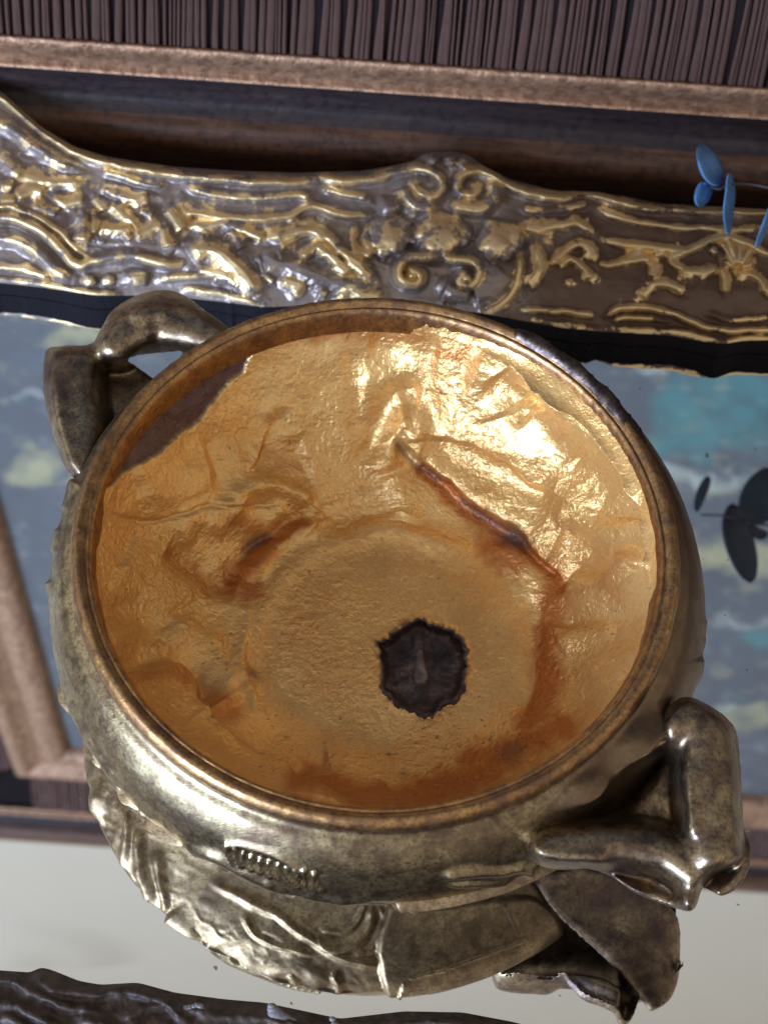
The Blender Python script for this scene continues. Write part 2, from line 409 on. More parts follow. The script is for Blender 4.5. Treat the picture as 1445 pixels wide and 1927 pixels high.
# the pressed ring round the flat bottom
th = np.linspace(0, 2 * np.pi, 40)
ring = [(735 + 268 * math.cos(t), 1238 + 236 * math.sin(t)) for t in th]
ridge(ring[18:34], 13, 0.8)
ridge([(470, 1110), (458, 1180), (462, 1260), (480, 1320), (500, 1360)], 10, 0.8)
ridge([(478, 1120), (470, 1190), (475, 1270)], 9, -0.7)
ridge([(1000, 1120), (1003, 1200), (995, 1280), (985, 1340)], 12, -0.9)
ridge([(1090, 1060), (1070, 1120), (1060, 1180)], 22, -0.9)
ridge([(1050, 1210), (1090, 1195), (1150, 1180)], 14, 0.9)
ridge([(540, 1470), (580, 1435), (620, 1425)], 14, -0.8)
ridge([(700, 640), (760, 660), (830, 670)], 22, -0.8)
# grain: hammered, pitted
gz = np.clip(0.45 + 0.9 * fbm(u / 150, v / 150, 41, 2), 0.1, 1.0)
for (cu, cv, r) in ((330, 1130, 190), (1110, 960, 120), (1030, 1370, 90), (800, 1400, 100), (560, 1190, 120), (620, 960, 90), (380, 700, 100), (900, 830, 90)):
    gz = np.maximum(gz, np.exp(-(((u - cu) ** 2 + (v - cv) ** 2) / r ** 2)))
gz *= 1 - .62 * np.exp(-(((u - 960) / 190) ** 2 + ((v - 770) / 120) ** 2)); rough = gz
h += 0.001 * (0.34 * fbm(u / 21, v / 18, 21, 2) * gz + 0.55 * np.clip(fbm(u / 10 + 3 * fbm(u / 31, v / 31, 25, 2), v / 9, 22, 3) - .04, 0, 1) * gz - 0.35 * np.clip(fbm(u / 9, v / 8, 27, 2) - .22, 0, 1))
# stains with shapes of their own
stainl([(500, 1040), (470, 1065), (445, 1100), (470, 1110)], 26, 0.95, stain)
stainl([(560, 990), (510, 1020)], 22, 0.9, stain)
stainl([(330, 1040), (400, 1085), (450, 1110)], 16, 0.6, stain)
stainl([(800, 890), (870, 945), (940, 1000), (990, 1035), (1045, 1080)], 17, 1.0, stain)
stainl([(930, 1030), (965, 1050)], 38, 0.9, stain)
stainl([(1040, 1110), (1030, 1160), (1025, 1230), (1022, 1300), (1000, 1350)], 34, 0.95, stain)
stainl([(1010, 1180), (1015, 1300)], 20, 0.9, stain)
stainl([(555, 1480), (640, 1490), (720, 1500), (820, 1490), (900, 1460), (970, 1420), (1050, 1370)], 36, 0.95, stain)
stainl([(880, 1430), (960, 1410)], 34, 0.9, stain)
stainl([(550, 1475), (585, 1445)], 26, 0.8, stain)
stainl([(380, 1290), (410, 1330), (440, 1345)], 30, 0.7, stain)
stainl([(225, 1290), (290, 1275), (340, 1290)], 18, 0.7, stain)
stainl([(600, 632), (650, 628)], 20, 0.9, stain)
stainl([(830, 662), (880, 655)], 18, 0.8, stain)
stainl([(650, 625), (720, 640), (800, 640)], 16, 0.5, stain)
stainl([(495, 850), (560, 870)], 14, 0.5, stain)
stainl([(435, 985), (480, 990)], 16, 0.6, stain)
stainl([(1160, 1115), (1200, 1060)], 24, 0.5, stain)
stainl([(700, 1530), (820, 1520)], 22, 0.8, stain)
lowr = 1 / (1 + np.exp(-(v - 1130) / 70))
stain *= 1.0
disc = 1 / (1 + np.exp((np.hypot(u - 735, (v - 1235) * 1.1) - 265) / 22))
stain = np.maximum(stain, np.clip(0.16 * disc + 0.10 + 0.22 * fbm(u / 75, v / 75, 51, 3), 0, 0.45))
idx, D, S, T = pdist(u, v, [(1010, 1120), (1060, 1160)], 10)
blob(955, 1012, 36, 15, 0.9, dark, 0.45); blob(955, 1012, 36, 15, -1.6, None, 0.45)
blob(490, 1022, 26, 10, 0.8, dark, -0.55); blob(490, 1022, 26, 10, -1.0, None, -0.55)
blob(970, 1415, 40, 20, 0.5, dark, -0.35)
blob(480, 1278, 16, 12, 0.6, dark, 0.3)
stainl([(745, 830), (790, 880), (830, 905)], 6, 0.6, dark); stainl([(870, 935), (925, 985)], 7, 0.6, dark)
# bare crescent under the rim, upper left
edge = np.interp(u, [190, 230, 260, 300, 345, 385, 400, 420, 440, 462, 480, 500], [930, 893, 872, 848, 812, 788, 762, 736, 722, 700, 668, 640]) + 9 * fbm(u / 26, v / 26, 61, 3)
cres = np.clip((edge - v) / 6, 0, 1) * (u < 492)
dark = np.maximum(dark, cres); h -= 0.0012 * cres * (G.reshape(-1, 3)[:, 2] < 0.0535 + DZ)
# pits and specks
sn = vnoise((u + 9 * fbm(u / 14, v / 14, 73, 2)) / 5.5, (v + 9 * fbm(u / 14, v / 14, 74, 2)) / 4.5, 71); sm = fbm(u / 60, v / 60, 72, 2)
speck = np.clip((sn - 0.468 + 0.035 * sm) * 45, 0, 1) * 0.8
for (cu, cv, r, nn) in ((830, 1400, 75, 42), (850, 730, 45, 26), (700, 660, 50, 14), (430, 1230, 40, 14), (470, 1380, 90, 18), (930, 1390, 50, 20)):
    for _ in range(nn):
        a, b = np.random.normal(cu, r * 0.8), np.random.normal(cv, r * 0.5); s = random.uniform(0.9, 2.6) * random.choice((.7, 1, 1.5))
        k = np.exp(-(((u - a) / s / 1.4) ** 2 + ((v - b) / s) ** 2)); speck = np.maximum(speck, k * random.uniform(.35, .95)); h -= 0.00025 * k
# keep the top edge tidy where it meets the rim
fade = np.clip(np.arange(shape[1]) / 34.0, 0, 1)[None, :].repeat(shape[0], 0).ravel()
V = G.reshape(-1, 3) + N.reshape(-1, 3) * (h * fade)[:, None]
faces = grid_faces(shape[0], shape[1], True)
# ragged hole round the fixing
ang = np.linspace(0, 2 * np.pi, 161)[:-1]
HC = (797, 1256); hr = []
spike = {100: 12, 150: 18, 20: 10, 262: 14, 300: 8, 60: 4, 215: 5}
for t in ang:
    x_, y_ = np.array([3 + 1.7 * math.cos(t)]), np.array([5 + 1.7 * math.sin(t)])
    hr.append(84 + 13 * float(fbm(x_, y_, 83, 2)[0]) + 9 * float(fbm(x_ * 4, y_ * 4, 84, 3)[0]) + random.uniform(-1.5, 1.5))
for kd, ka, kw in ((264, 9, 9), (207, 11, 4), (78, 6, 4), (118, 4, 3)):
    hr = [r + ka * math.exp(-(((math.degrees(t) - kd + 180) % 360 - 180) / kw) ** 2) for r, t in zip(hr, ang)]
hr = np.array(hr)
def hole_r(uu, vv):
    t = np.arctan2(vv - HC[1], uu - HC[0]) % (2 * np.pi); return np.interp(t, np.append(ang, 2 * np.pi), np.append(hr, hr[0]))
uu2, vv2 = proj(V); dist = np.hypot(uu2 - HC[0], vv2 - HC[1]); rr_ = hole_r(uu2, vv2)
near = np.exp(-((dist - rr_) / 9) ** 2); V = V + N.reshape(-1, 3) * (0.0004 * near)[:, None]
speck = np.maximum(speck, 0.75 * np.clip(np.exp(-((dist - rr_) / 5) ** 2) + fbm(u / 8, v / 8, 77, 2) * np.exp(-((dist - rr_) / 14) ** 2), 0, 1))
inside = dist < rr_
fm = ~inside[faces].all(1)
A = dict(stain=np.clip(stain, 0, 1), dark=np.clip(dark, 0, 1), speck=np.clip(speck, 0, 1), rough=rough)
V2, f2, A2 = subset(V, faces, fm, A)
lin = mesh_from("gilded_lining", V2, f2, LINING, bowl, True, A2)
lin['label'] = "crumpled golden lining with orange lacquer pools and pits"
# torn hole: a dark dish below the lining with a ragged rim
cz = 0.0088 + DZ; rings = []
for k, (f, dz) in enumerate(((1.09, -0.0006), (1.04, 0.0009), (0.98, 0.0013), (0.92, -0.0004), (0.84, -0.0030), (0.74, -0.0034), (0.62, -0.0036), (0.5, -0.0036), (0.38, -0.0036), (0.26, -0.0035), (0.14, -0.0035), (0.001, -0.0036))):
    uu = HC[0] + np.cos(ang) * hr * f; vv = HC[1] + np.sin(ang) * hr * f
    zz = cz + dz + 0.0011 * fbm(uu / 20, vv / 20, 81, 3)
    zz += 0.0009 * (f < .9) * np.exp(-((uu - 792) / 14) ** 2) * (f > .1)
    rings.append(unproj(uu, vv, zz))
Gd = np.stack(rings, 1)
mesh_from("torn_hole", Gd.reshape(-1, 3), grid_faces(len(ang), len(rings), True), DARKM, bowl)['label'] = "dark ragged round hole in the bottom of the golden lining"

# worn end of the fixing inside the hole
SMEAR = m_bronze("worn_screw_end", (0.30, 0.25, 0.24), (0.16, 0.12, 0.12), (0.07, 0.05, 0.05), 0.4, 0.62, 0.45, 200, 0.5)
n = 20; th = np.linspace(0, 2 * np.pi, n, endpoint=False); X = np.zeros((n, 6, 3))
for j_, (f, dz) in enumerate(((1.0, -.0044), (.9, -.0030), (.7, -.0024), (.45, -.0021), (.2, -.0020), (.01, -.0020))):
    X[:, j_] = unproj(790 + 15 * f * np.cos(th) * (1 + .25 * np.sin(3 * th)), 1258 + 42 * f * np.sin(th) + 6 * f * np.cos(2 * th), np.full(n, cz + dz))
mesh_from("screw_end", X.reshape(-1, 3), grid_faces(n, 6, True), SMEAR, bowl)

# --- rim ----------------------------------------------------------
G, _ = lathe_pts(LIFT([(0.0737, 0.0490), (0.0741, 0.0535), (0.0748, 0.0563), (0.0757, 0.0573), (0.0763, 0.0570), (0.0768, 0.0574), (0.0780, 0.0581), (0.0792, 0.0578), (0.0801, 0.0566), (0.0805, 0.0550), (0.0800, 0.0535)]), 480, 4)
u, v = proj(G.reshape(-1, 3)); t = np.arctan2(G[..., 1], G[..., 0]).ravel()
hh = 0.00022 * fbm(t * 18, G[..., 0].ravel() * 900, 91, 3)
Gn = grid_normals(G); 
if Gn[0, 20, 2] < 0: Gn = -Gn
V = G.reshape(-1, 3) + Gn.reshape(-1, 3) * hh[:, None]
mesh_from("rim", V, grid_faces(G.shape[0], G.shape[1], True), RIMM, bowl)
# dark repaired strip lying on the right of the rim
ts = np.linspace(math.radians(64.5), math.radians(27), 70)
prof2 = [(0.0766, 0.0572), (0.0774, 0.0587), (0.0788, 0.0592), (0.0802, 0.0586), (0.0815, 0.0568), (0.0816, 0.0540), (0.0809, 0.0517)]
Gp = np.zeros((70, 7, 3))
for i, t_ in enumerate(ts):
    w = min(1, (i + 0.2) / 3.0, (69.2 - i) / 16.0)
    for j, (r_, z_) in enumerate(prof2):
        g = 0.0003 * math.sin(i * 0.9 + j * 2.1) * (i % 7 == 0) + 0.0002 * math.sin(i * 0.37 + j)
        rr = 0.0790 + (r_ - 0.0790) * (0.75 + 0.25 * w) + g; zz = 0.0568 + (z_ - 0.0568) * w + g
        Gp[i, j] = (rr * math.cos(t_), rr * math.sin(t_), zz + DZ)
mesh_from("rim_patch", Gp.reshape(-1, 3), grid_faces(70, 7), PATCH, bowl)['label'] = "dark bluish tarnished strip on the right of the rim"

# --- body ---------------------------------------------------------
G, prof = lathe_pts(LIFT([(0.0797, 0.0545), (0.0806, 0.0523), (0.0836, 0.0500), (0.0868, 0.0448), (0.0888, 0.0385), (0.0899, 0.0320), (0.0890, 0.0275), (0.0860, 0.0235), (0.0800, 0.0185), (0.0720, 0.0135), (0.0650, 0.0085), (0.0595, 0.0025), (0.0575, -0.0086)]), 900, 16)
G = G.copy(); G[..., 0] += 0.0016 * np.clip((0.055 + DZ - G[..., 2]) / 0.024, 0, 1)
N = grid_normals(G)
if N[0, 60, 0] < 0: N = -N
P = G.reshape(-1, 3); up = P[:, 2] > 0.0303 + DZ
PM = P.copy(); PM[~up, 2] *= -1
u, v = proj(PM); shape = G.shape[:2]
wu = u + 5 * fbm(u / 40, v / 40, 101, 2); wv = v + 5 * fbm(u / 40, v / 40, 107, 2)
h = np.zeros(len(u)); NEARSIDE = (N.reshape(-1, 3) * (CAM - P)).sum(1) > 0
def bridge(pts, w, a, upper):
    idx, D, S, T = pdist(wu, wv, pts, w * 3)
    k = np.exp(-(D / w) ** 2) * np.clip(np.minimum(T, 1 - T) * 9 + 0.2, 0, 1)
    k = k * (up[idx] == upper)
    if a > 0: h[idx] = np.maximum(h[idx], a * 0.001 * k)
    else: h[idx] += a * 0.001 * k
# upper side: knobs and leaf edges round the left outline, feather band below
for p, w, a in (([(150, 905), (128, 925), (112, 960)], 10, 1.6), ([(105, 990), (98, 1040)], 9, 1.1), ([(92, 1090), (82, 1130), (84, 1180)], 9, 1.8),
                ([(95, 1220), (92, 1260)], 8, 1.0), ([(104, 1280), (112, 1340), (135, 1400), (168, 1452)], 14, 2.4), ([(128, 1310), (150, 1365), (185, 1420), (215, 1470)], 7, 0.9),
                ([(150, 1320), (175, 1380), (205, 1432)], 6, -0.5), ([(180, 1440), (186, 1465), (205, 1480), (222, 1490)], 7, 1.3),
                ([(225, 1495), (270, 1540), (310, 1578), (350, 1603)], 7, 1.0), ([(300, 1580), (360, 1602), (420, 1618), (475, 1648), (540, 1680), (600, 1692), (690, 1702)], 9, 1.5),
                ([(340, 1622), (400, 1640), (460, 1655), (520, 1690)], 9, 1.1), ([(345, 1605), (395, 1625)], 8, 1.4), ([(400, 1640), (420, 1628), (440, 1646), (455, 1632)], 7, 1.3),
                ([(420, 1592), (455, 1590), (500, 1602), (545, 1625), (580, 1655)], 8, 0.7),
                ([(830, 1650), (880, 1640), (940, 1640), (985, 1632), (1005, 1655)], 9, 1.5), ([(840, 1665), (900, 1662), (980, 1660)], 6, 1.0),
                ([(1330, 1200), (1340, 1250)], 10, 0.8),
                ([(1335, 1160), (1344, 1210), (1338, 1270)], 12, 1.2), ([(1310, 1240), (1322, 1290)], 10, 1.0)):
    bridge(p, w, a, True)
for k in range(11):
    t = k / 10; cu = 425 + 165 * t; cv = 1600 + 12 * math.sin(t * 3) + 50 * t ** 1.4
    bridge([(cu - 2, cv - 16), (cu + 4, cv + 4), (cu + 20, cv + 26)], 3.8, 1.2, True)
# underside, seen in the mirror
for p, w, a in (([(186, 1480), (183, 1540), (190, 1600), (212, 1645), (245, 1676)], 11, 2.2), ([(232, 1500), (242, 1560), (236, 1620), (250, 1660)], 9, 1.6), ([(200, 1590), (215, 1550)], 14, -1.0),
                ([(262, 1560), (268, 1620), (280, 1680), (300, 1720)], 11, 2.0), ([(300, 1600), (306, 1660), (318, 1716)], 9, 1.4), ([(320, 1715), (335, 1740), (355, 1765), (380, 1785)], 17, 2.8),
                ([(385, 1770), (400, 1800), (440, 1845), (455, 1860)], 10, 1.8), ([(375, 1740), (385, 1780), (420, 1820)], 10, -1.2),
                ([(400, 1660), (460, 1690), (520, 1720), (580, 1762), (650, 1802), (720, 1818)], 8, 1.4), ([(462, 1716), (478, 1755), (525, 1778), (590, 1795)], 7, 1.2),
                ([(590, 1758), (618, 1785), (660, 1780), (695, 1745), (700, 1705)], 8, 1.6), ([(600, 1750), (650, 1755), (680, 1725), (686, 1700)], 5, 1.0), ([(710, 1705), (722, 1740), (700, 1785), (660, 1800)], 6, 1.0),
                ([(440, 1865), (480, 1878), (520, 1882), (560, 1886)], 9, 1.3), ([(545, 1830), (560, 1850), (552, 1880)], 8, 1.3), ([(585, 1870), (610, 1882), (640, 1890)], 9, 1.3), ([(628, 1830), (640, 1850), (635, 1880)], 8, 1.2),
                ([(450, 1800), (500, 1830), (560, 1820), (620, 1850)], 18, 1.0), ([(500, 1740), (560, 1800)], 20, 0.6)):
    bridge(p, w, a, False)
def plate(poly, a, soft):
    pl = smooth(poly + [poly[0]], 6); inside_ = np.zeros(len(u), bool)
    for (x0, y0), (x1, y1) in zip(pl[:-1], pl[1:]):
        c_ = ((y0 > wv) != (y1 > wv)) & (wu < (x1 - x0) * (wv - y0) / (y1 - y0 + 1e-9) + x0); inside_ ^= c_
    idx, D, S, T = pdist(wu, wv, pl.tolist(), soft * 2)
    k = inside_.astype(float); k[idx] = np.where(inside_[idx], np.clip(D / soft, 0, 1) ** .5, 0)
    m = ~up; h[m] = np.maximum(h[m], a * .001 * k[m])
plate([(705, 1790), (735, 1700), (830, 1700), (930, 1688), (1010, 1690), (1055, 1740), (1075, 1775), (1030, 1820), (1000, 1868), (940, 1862), (870, 1878), (800, 1895), (740, 1900), (725, 1860)], 2.4, 9)
bridge([(1000, 1758), (920, 1785), (840, 1815), (750, 1838)], 5, 3.0, False)
bridge([(725, 1895), (745, 1870), (765, 1835)], 7, 3.4, False)
bridge([(940, 1700), (960, 1730), (975, 1760)], 16, 2.9, False)
for k in range(9):
    cu = 465 + 14 * k; bridge([(cu, 1866), (cu + 5, 1874), (cu + 2, 1888)], 3.2, 0.9, False)
for k in range(8):
    cu = 590 + 12 * k; bridge([(cu, 1884), (cu + 6, 1892), (cu + 3, 1906)], 3.2, 0.9, False)
h += 0.00025 * fbm(u / 60, v / 60, 111, 3)
for cu, cv, ru, rv, am, ro in ((1195, 1400, 62, 44, 5.5, -.7), (1100, 1486, 66, 40, 4.5, -.45), (1240, 1372, 36, 34, 4.0, 0)):
    c_, s_ = math.cos(ro), math.sin(ro); du = wu - cu; dv = wv - cv
    h += up * am * .001 * np.exp(-((du * c_ + dv * s_) / ru) ** 2 * 1.6 - ((-du * s_ + dv * c_) / rv) ** 2 * 1.6)
zz_ = P[:, 2] - DZ; orn = np.clip(1 - ((zz_ - 0.0285) / 0.0075) ** 2, 0, 1) * np.clip((740 - u) / 90, 0, 1)
bl = np.clip(1 - 3.2 * np.abs(fbm((u + v) / 60, (v - u) / 44, 131, 2)), 0, 1); h = np.maximum(h, 0.0005 * bl * orn)
un_ = (~up) * np.clip((740 - u) / 60, 0, 1) * np.clip((P[:, 2] - .016) / .01, 0, 1)
bl2 = np.clip(1 - 3.0 * np.abs(fbm((u + .6 * v) / 80, (v - .4 * u) / 46, 141, 3)), 0, 1); h += 0.0003 * bl2 * un_
h *= np.clip((0.0545 + DZ - P[:, 2]) / 0.006, 0, 1)
tarn = np.clip((P[:, 0] - 0.018) / 0.055 + 1.5 * fbm(u / 90, v / 70, 121, 4) + 0.25, 0, 1) * np.where(up, 1, .4)
tarn = np.maximum(tarn, np.clip(1.6 * (fbm(u / 45, v / 40, 125, 4) - .22), 0, .8))
TA = dict(tarnish=tarn)
V = P + N.reshape(-1, 3) * h[:, None]
gn = grid_normals(V.reshape(shape[0], shape[1], 3)).reshape(-1, 3)
if (gn * N.reshape(-1, 3)).sum() < 0: gn = -gn
TA.update(nx=gn[:, 0], ny=gn[:, 1], nz=gn[:, 2])
faces = grid_faces(shape[0], shape[1], True)
_q = V[faces[5000]]; _n = np.cross(_q[1] - _q[0], _q[2] - _q[0])
if _n @ gn[faces[5000][0]] < 0: faces = faces[:, ::-1]
relief = h > 0.00055
fr = relief[faces].mean(1) > 0.5; fup = up[faces].mean(1) > 0.5
fu = u[faces].mean(1); fv = v[faces].mean(1)
feather = fr & fup & (fu > 290) & (fu < 720) & (fv > 1560)
band = fr & fup & (fu > 800) & (fu < 1030) & (fv > 1600)
ufol = fr & ~fup & (fu > 700) & (fu < 1090) & (fv > 1680)
scroll_ = fr & ~fup & (fu <= 700) & (fv > 1440)
leafed = fr & fup & (fu < 260)
lug = fr & fup & (fu > 1030) & (fv > 1350)
used = np.zeros(len(faces), bool)
for nm, mk, mt in (("feather_relief", feather, BODY), ("ribbed_strip", band, BODY), ("scroll_relief", scroll_, UNDER), ("underside_leaf", ufol, UNDER), ("leaf_relief", leafed, BODY)):
    fs = np.where(mk)[0]
    if not len(fs): continue
    lab = np.arange(len(V)); ff = faces[fs]
    for _ in range(400):
        mn = lab[ff].min(1); new = lab.copy(); np.minimum.at(new, ff.ravel(), np.repeat(mn, 4))
        if (new == lab).all(): break
        lab = new
    fl = lab[ff[:, 0]]
    for cid in np.unique(fl):
        if (fl == cid).sum() < 150: continue
        mk = np.zeros(len(faces), bool); mk[fs[fl == cid]] = True
        V2, f2, _a = subset(V, faces, mk, TA); mesh_from(nm, V2, f2, mt, bowl, True, _a); used |= mk
V2, f2, _a = subset(V, faces, ~used & fup, TA); mesh_from("body", V2, f2, BODY, bowl, True, _a)
V2, f2, _a = subset(V, faces, ~used & ~fup, TA); mesh_from("underside", V2, f2, UNDER, bowl, True, _a)

# --- ribbons and leaves: sheets through edge pairs (pixel u, v, height) -----
def mir(u, v, z): 
    p = unproj(u, v, -z); p = p.copy(); p[..., 2] *= -1; return p
def ribbon(name, secs, thick, mat, parent, crown=0.0, across=13, mirrored=False, per=8, wob=0.0002):
    fn = mir if mirrored else unproj
    a = np.array([fn(*s[0]) for s in secs]); b = np.array([fn(*s[1]) for s in secs])
    a = smooth(a, per); b = smooth(b, per); n = len(a)
    t = np.linspace(0, 1, across)
    S = a[:, None] * (1 - t[:, None]) + b[:, None] * t[:, None]
    nn = np.cross(np.gradient(S, axis=0), np.gradient(S, axis=1)); nn /= np.linalg.norm(nn, axis=-1, keepdims=True) + 1e-12
    for _ in range(3):
        nn[1:-1] = (nn[:-2] + nn[1:-1] + nn[2:]) / 3
    nn /= np.linalg.norm(nn, axis=-1, keepdims=True) + 1e-12
    if nn[n // 2, across // 2, 2] < 0: nn = -nn
    width = np.linalg.norm(b - a, axis=1)
    x = 2 * t - 1
    bul = (1 - x ** 2)[None, :] * crown * np.minimum(1, width / 0.010)[:, None]
    ii, jj = np.meshgrid(np.arange(n), np.arange(across), indexing='ij')
    bul = bul + wob * fbm(ii / 7.0, jj / 5.0, len(name) + n, 3)
    edge = np.sqrt(np.clip(1 - np.abs(x) ** 6, 0.0, 1))[None, :]
    endc = np.clip(np.minimum(np.arange(n), n - 1 - np.arange(n)) / 3.0 + 0.2, 0, 1)[:, None]
    top = S + nn * (bul + thick * 0.5 * edge * endc)[..., None]
    bot = S + nn * (bul - thick * 0.5 * edge * endc)[..., None]
    loop = np.concatenate([top, bot[:, ::-1]], 1); m = loop.shape[1]
    V = loop.reshape(-1, 3); Fc = []
    for i in range(n - 1):
        for j in range(m):
            Fc.append((i * m + j, i * m + (j + 1) % m, (i + 1) * m + (j + 1) % m, (i + 1) * m + j))
    Fc.append(tuple(range(m))[::-1]); Fc.append(tuple((n - 1) * m + k for k in range(m)))
    return mesh_any(name, V, Fc, mat, parent)
def in_poly(uu, vv, poly):
    ins = np.zeros(len(uu), bool); pl = poly + [poly[0]]
    for (x0, y0), (x1, y1) in zip(pl[:-1], pl[1:]):
        if y0 == y1: continue
        ins ^= ((y0 > vv) != (y1 > vv)) & (uu < (x1 - x0) * (vv - y0) / (y1 - y0) + x0)
    return ins
def handle(label, outline, hole, base, folds, extra):
    """cast ribbon handle: an upper shell with its folds, given thickness and fused with its lower strands"""
    pl = np.array(outline, float); step = 2.0
    gu = np.arange(pl[:, 0].min() - 4, pl[:, 0].max() + 4, step); gv = np.arange(pl[:, 1].min() - 4, pl[:, 1].max() + 4, step)
    A, B = np.meshgrid(gu, gv, indexing='ij'); u = A.ravel(); v = B.ravel()
    ol = [tuple(q) for q in smooth(outline + [outline[0]], 3)]
    ins = in_poly(u, v, ol)
    if hole: ins &= ~in_poly(u, v, hole)
    global wu, wv
    wu, wv = u, v
    zt = np.full(len(u), base)
    for pts, w, a, p in folds:
        idx, D, S, T = pdist(u, v, pts, w + 2)
        k = np.clip(1 - (D / w) ** p, 0, 1) ** .5
        if a > 0: zt[idx] = np.maximum(zt[idx], base + a * k)
        else: zt[idx] += a * k
    q = zt.reshape(A.shape)
    for _ in range(26):
        q = (q + np.roll(q, 1, 0) + np.roll(q, -1, 0) + np.roll(q, 1, 1) + np.roll(q, -1, 1)) / 5
    soft = q.ravel().copy()
    for _ in range(60):
        q = (q + np.roll(q, 1, 0) + np.roll(q, -1, 0) + np.roll(q, 1, 1) + np.roll(q, -1, 1)) / 5
    zb = q.ravel(); zt = soft
    idx, D, S, T = pdist(u, v, ol, 26)          # roll the rim over
    zt[idx] -= 0.0045 * (1 - np.clip(D / 24, 0, 1)) ** 2.2
    zt += 0.0004 * fbm(u / 40, v / 40, 501, 3)
    f = grid_faces(len(gu), len(gv)); f = f[ins[f].all(1)]
    top = unproj(u, v, zt)
    dirn = ray(u, v); dirn /= np.linalg.norm(dirn, axis=1, keepdims=True)
    bot = top + dirn * 0.0032 - np.array([0, 0, 1.0]) * np.clip(zt - zb, 0, .003)[:, None]
    n = len(u); e = {}
    for q in f:
        for a, b in ((q[0], q[1]), (q[1], q[2]), (q[2], q[3]), (q[3], q[0])):
            e[(a, b)] = 1
    V = [tuple(q) for q in top] + [tuple(q) for q in bot]
    Fc = [tuple(q) for q in f] + [tuple(n + k for k in q[::-1]) for q in f] + [(b, a, n + a, n + b) for (a, b) in e if (b, a) not in e]
    used = np.unique(np.concatenate([f.ravel(), f.ravel() + n])); mp = -np.ones(2 * n, int); mp[used] = np.arange(len(used))
    V = [V[k] for k in used]; Fc = [tuple(mp[k] for k in q) for q in Fc]
    for secs, th, cr, mirrored in extra:
        o = ribbon("handle", secs, th, HANDLE, None, cr, mirrored=mirrored); me = o.data; b0 = len(V)
        V += [tuple(q.co) for q in me.vertices]; Fc += [tuple(b0 + k for k in p.vertices) for p in me.polygons]
        bpy.data.objects.remove(o); bpy.data.meshes.remove(me)
    o = mesh_any("handle", V, Fc, HANDLE, bowl); o['label'] = label
    md = o.modifiers.new("cast", 'REMESH'); md.mode = 'VOXEL'; md.voxel_size = 0.00045; md.use_smooth_shade = True
    md = o.modifiers.new("soften", 'SMOOTH'); md.iterations = 10; md.factor = 0.5
    return o
handle("ribbon handle on the lower right with a knotted loop and a hanging tail",
    [(1242, 1392), (1240, 1362), (1256, 1328), (1290, 1309), (1335, 1327), (1374, 1356), (1388, 1386), (1394, 1450), (1398, 1530), (1402, 1585), (1408, 1617), (1380, 1632), (1346, 1645), (1323, 1668), (1313, 1698), (1304, 1714), (1286, 1715), (1242, 1700), (1192, 1680), (1152, 1652), (1108, 1637), (1060, 1639), (1020, 1632), (992, 1613), (985, 1594), (990, 1574), (1004, 1557), (1032, 1545), (1080, 1536), (1140, 1528), (1166, 1520), (1192, 1494), (1222, 1456), (1240, 1424)], None, .046,
    [([(1270, 1355), (1318, 1352), (1330, 1420), (1336, 1500), (1344, 1600)], 66, .0165, 2.6), ([(1300, 1450), (1303, 1500), (1308, 1560)], 34, .0172, 2.0), ([(1030, 1590), (1100, 1586), (1180, 1588), (1250, 1602), (1310, 1640)], 50, .0130, 2.2), ([(1020, 1600), (1070, 1608), (1130, 1612)], 30, .0138, 2.0),
     ([(1340, 1600), (1310, 1650), (1300, 1705)], 34, .0105, 2.0), ([(1150, 1652), (1195, 1678), (1245, 1698), (1290, 1712)], 9, .0085, 2.0), ([(1390, 1610), (1340, 1640)], 20, .011, 2.0)],
    [([((985, 1640, .020), (1080, 1630, .022)), ((1003, 1664, .024), (1120, 1636, .026)), ((1045, 1722, .030), (1200, 1650, .034)), ((1110, 1782, .038), (1272, 1718, .038)), ((1175, 1845, .046), (1280, 1785, .048)), ((1210, 1890, .051), (1272, 1842, .053)), ((1222, 1906, .053), (1244, 1880, .054))], .003, -0.0016, True)])
handle("ribbon handle on the upper left with two looped folds",
    [(440, 622), (416, 604), (382, 580), (345, 553), (304, 544), (254, 556), (210, 585), (186, 625), (170, 647), (120, 650), (90, 655), (82, 680), (80, 725), (90, 790), (105, 835), (120, 875), (144, 904), (166, 901), (200, 834), (250, 790), (310, 740), (370, 690), (420, 650)],
    [(238, 672), (290, 666), (345, 661), (325, 690), (292, 713), (262, 692)], .043,
    [([(420, 622), (350, 606), (300, 600), (250, 610), (215, 634)], 62, .0150, 2.4), ([(300, 585), (255, 590)], 40, .0165, 2.0), ([(138, 668), (138, 725), (146, 790), (152, 850), (154, 890)], 60, .0140, 2.4), ([(110, 720), (118, 800), (135, 870)], 34, .0148, 2.0), ([(290, 556), (294, 610), (296, 660)], 9, -.0012, 2.0)],
    [([((192, 655, .040), (198, 800, .036)), ((235, 680, .038), (225, 810, .036)), ((285, 712, .040), (265, 800, .038)), ((330, 745, .044), (300, 790, .042))], .003, .0004, False)])

# ------------------------------------------------------------------ mirror with carved gilt frame
mir_t = thing("wall_mirror", "rectangular mirror in a worn gilt rococo frame lying flat under the bowl", "mirror")
mesh_any("mirror_glass", [(-.245, -.165, 0), (.245, -.165, 0), (.245, .130, 0), (-.245, .130, 0), (-.245, -.165, -.003), (.245, -.165, -.003), (.245, .130, -.003), (-.245, .130, -.003)],
         [(0, 1, 2, 3), (7, 6, 5, 4), (0, 4, 5, 1), (1, 5, 6, 2), (2, 6, 7, 3), (3, 7, 4, 0)], MIRROR, mir_t, False)
box("backing_board", (-.25, -.17, ZT + .001), (.25, .135, -.0032), BLACK, mir_t)

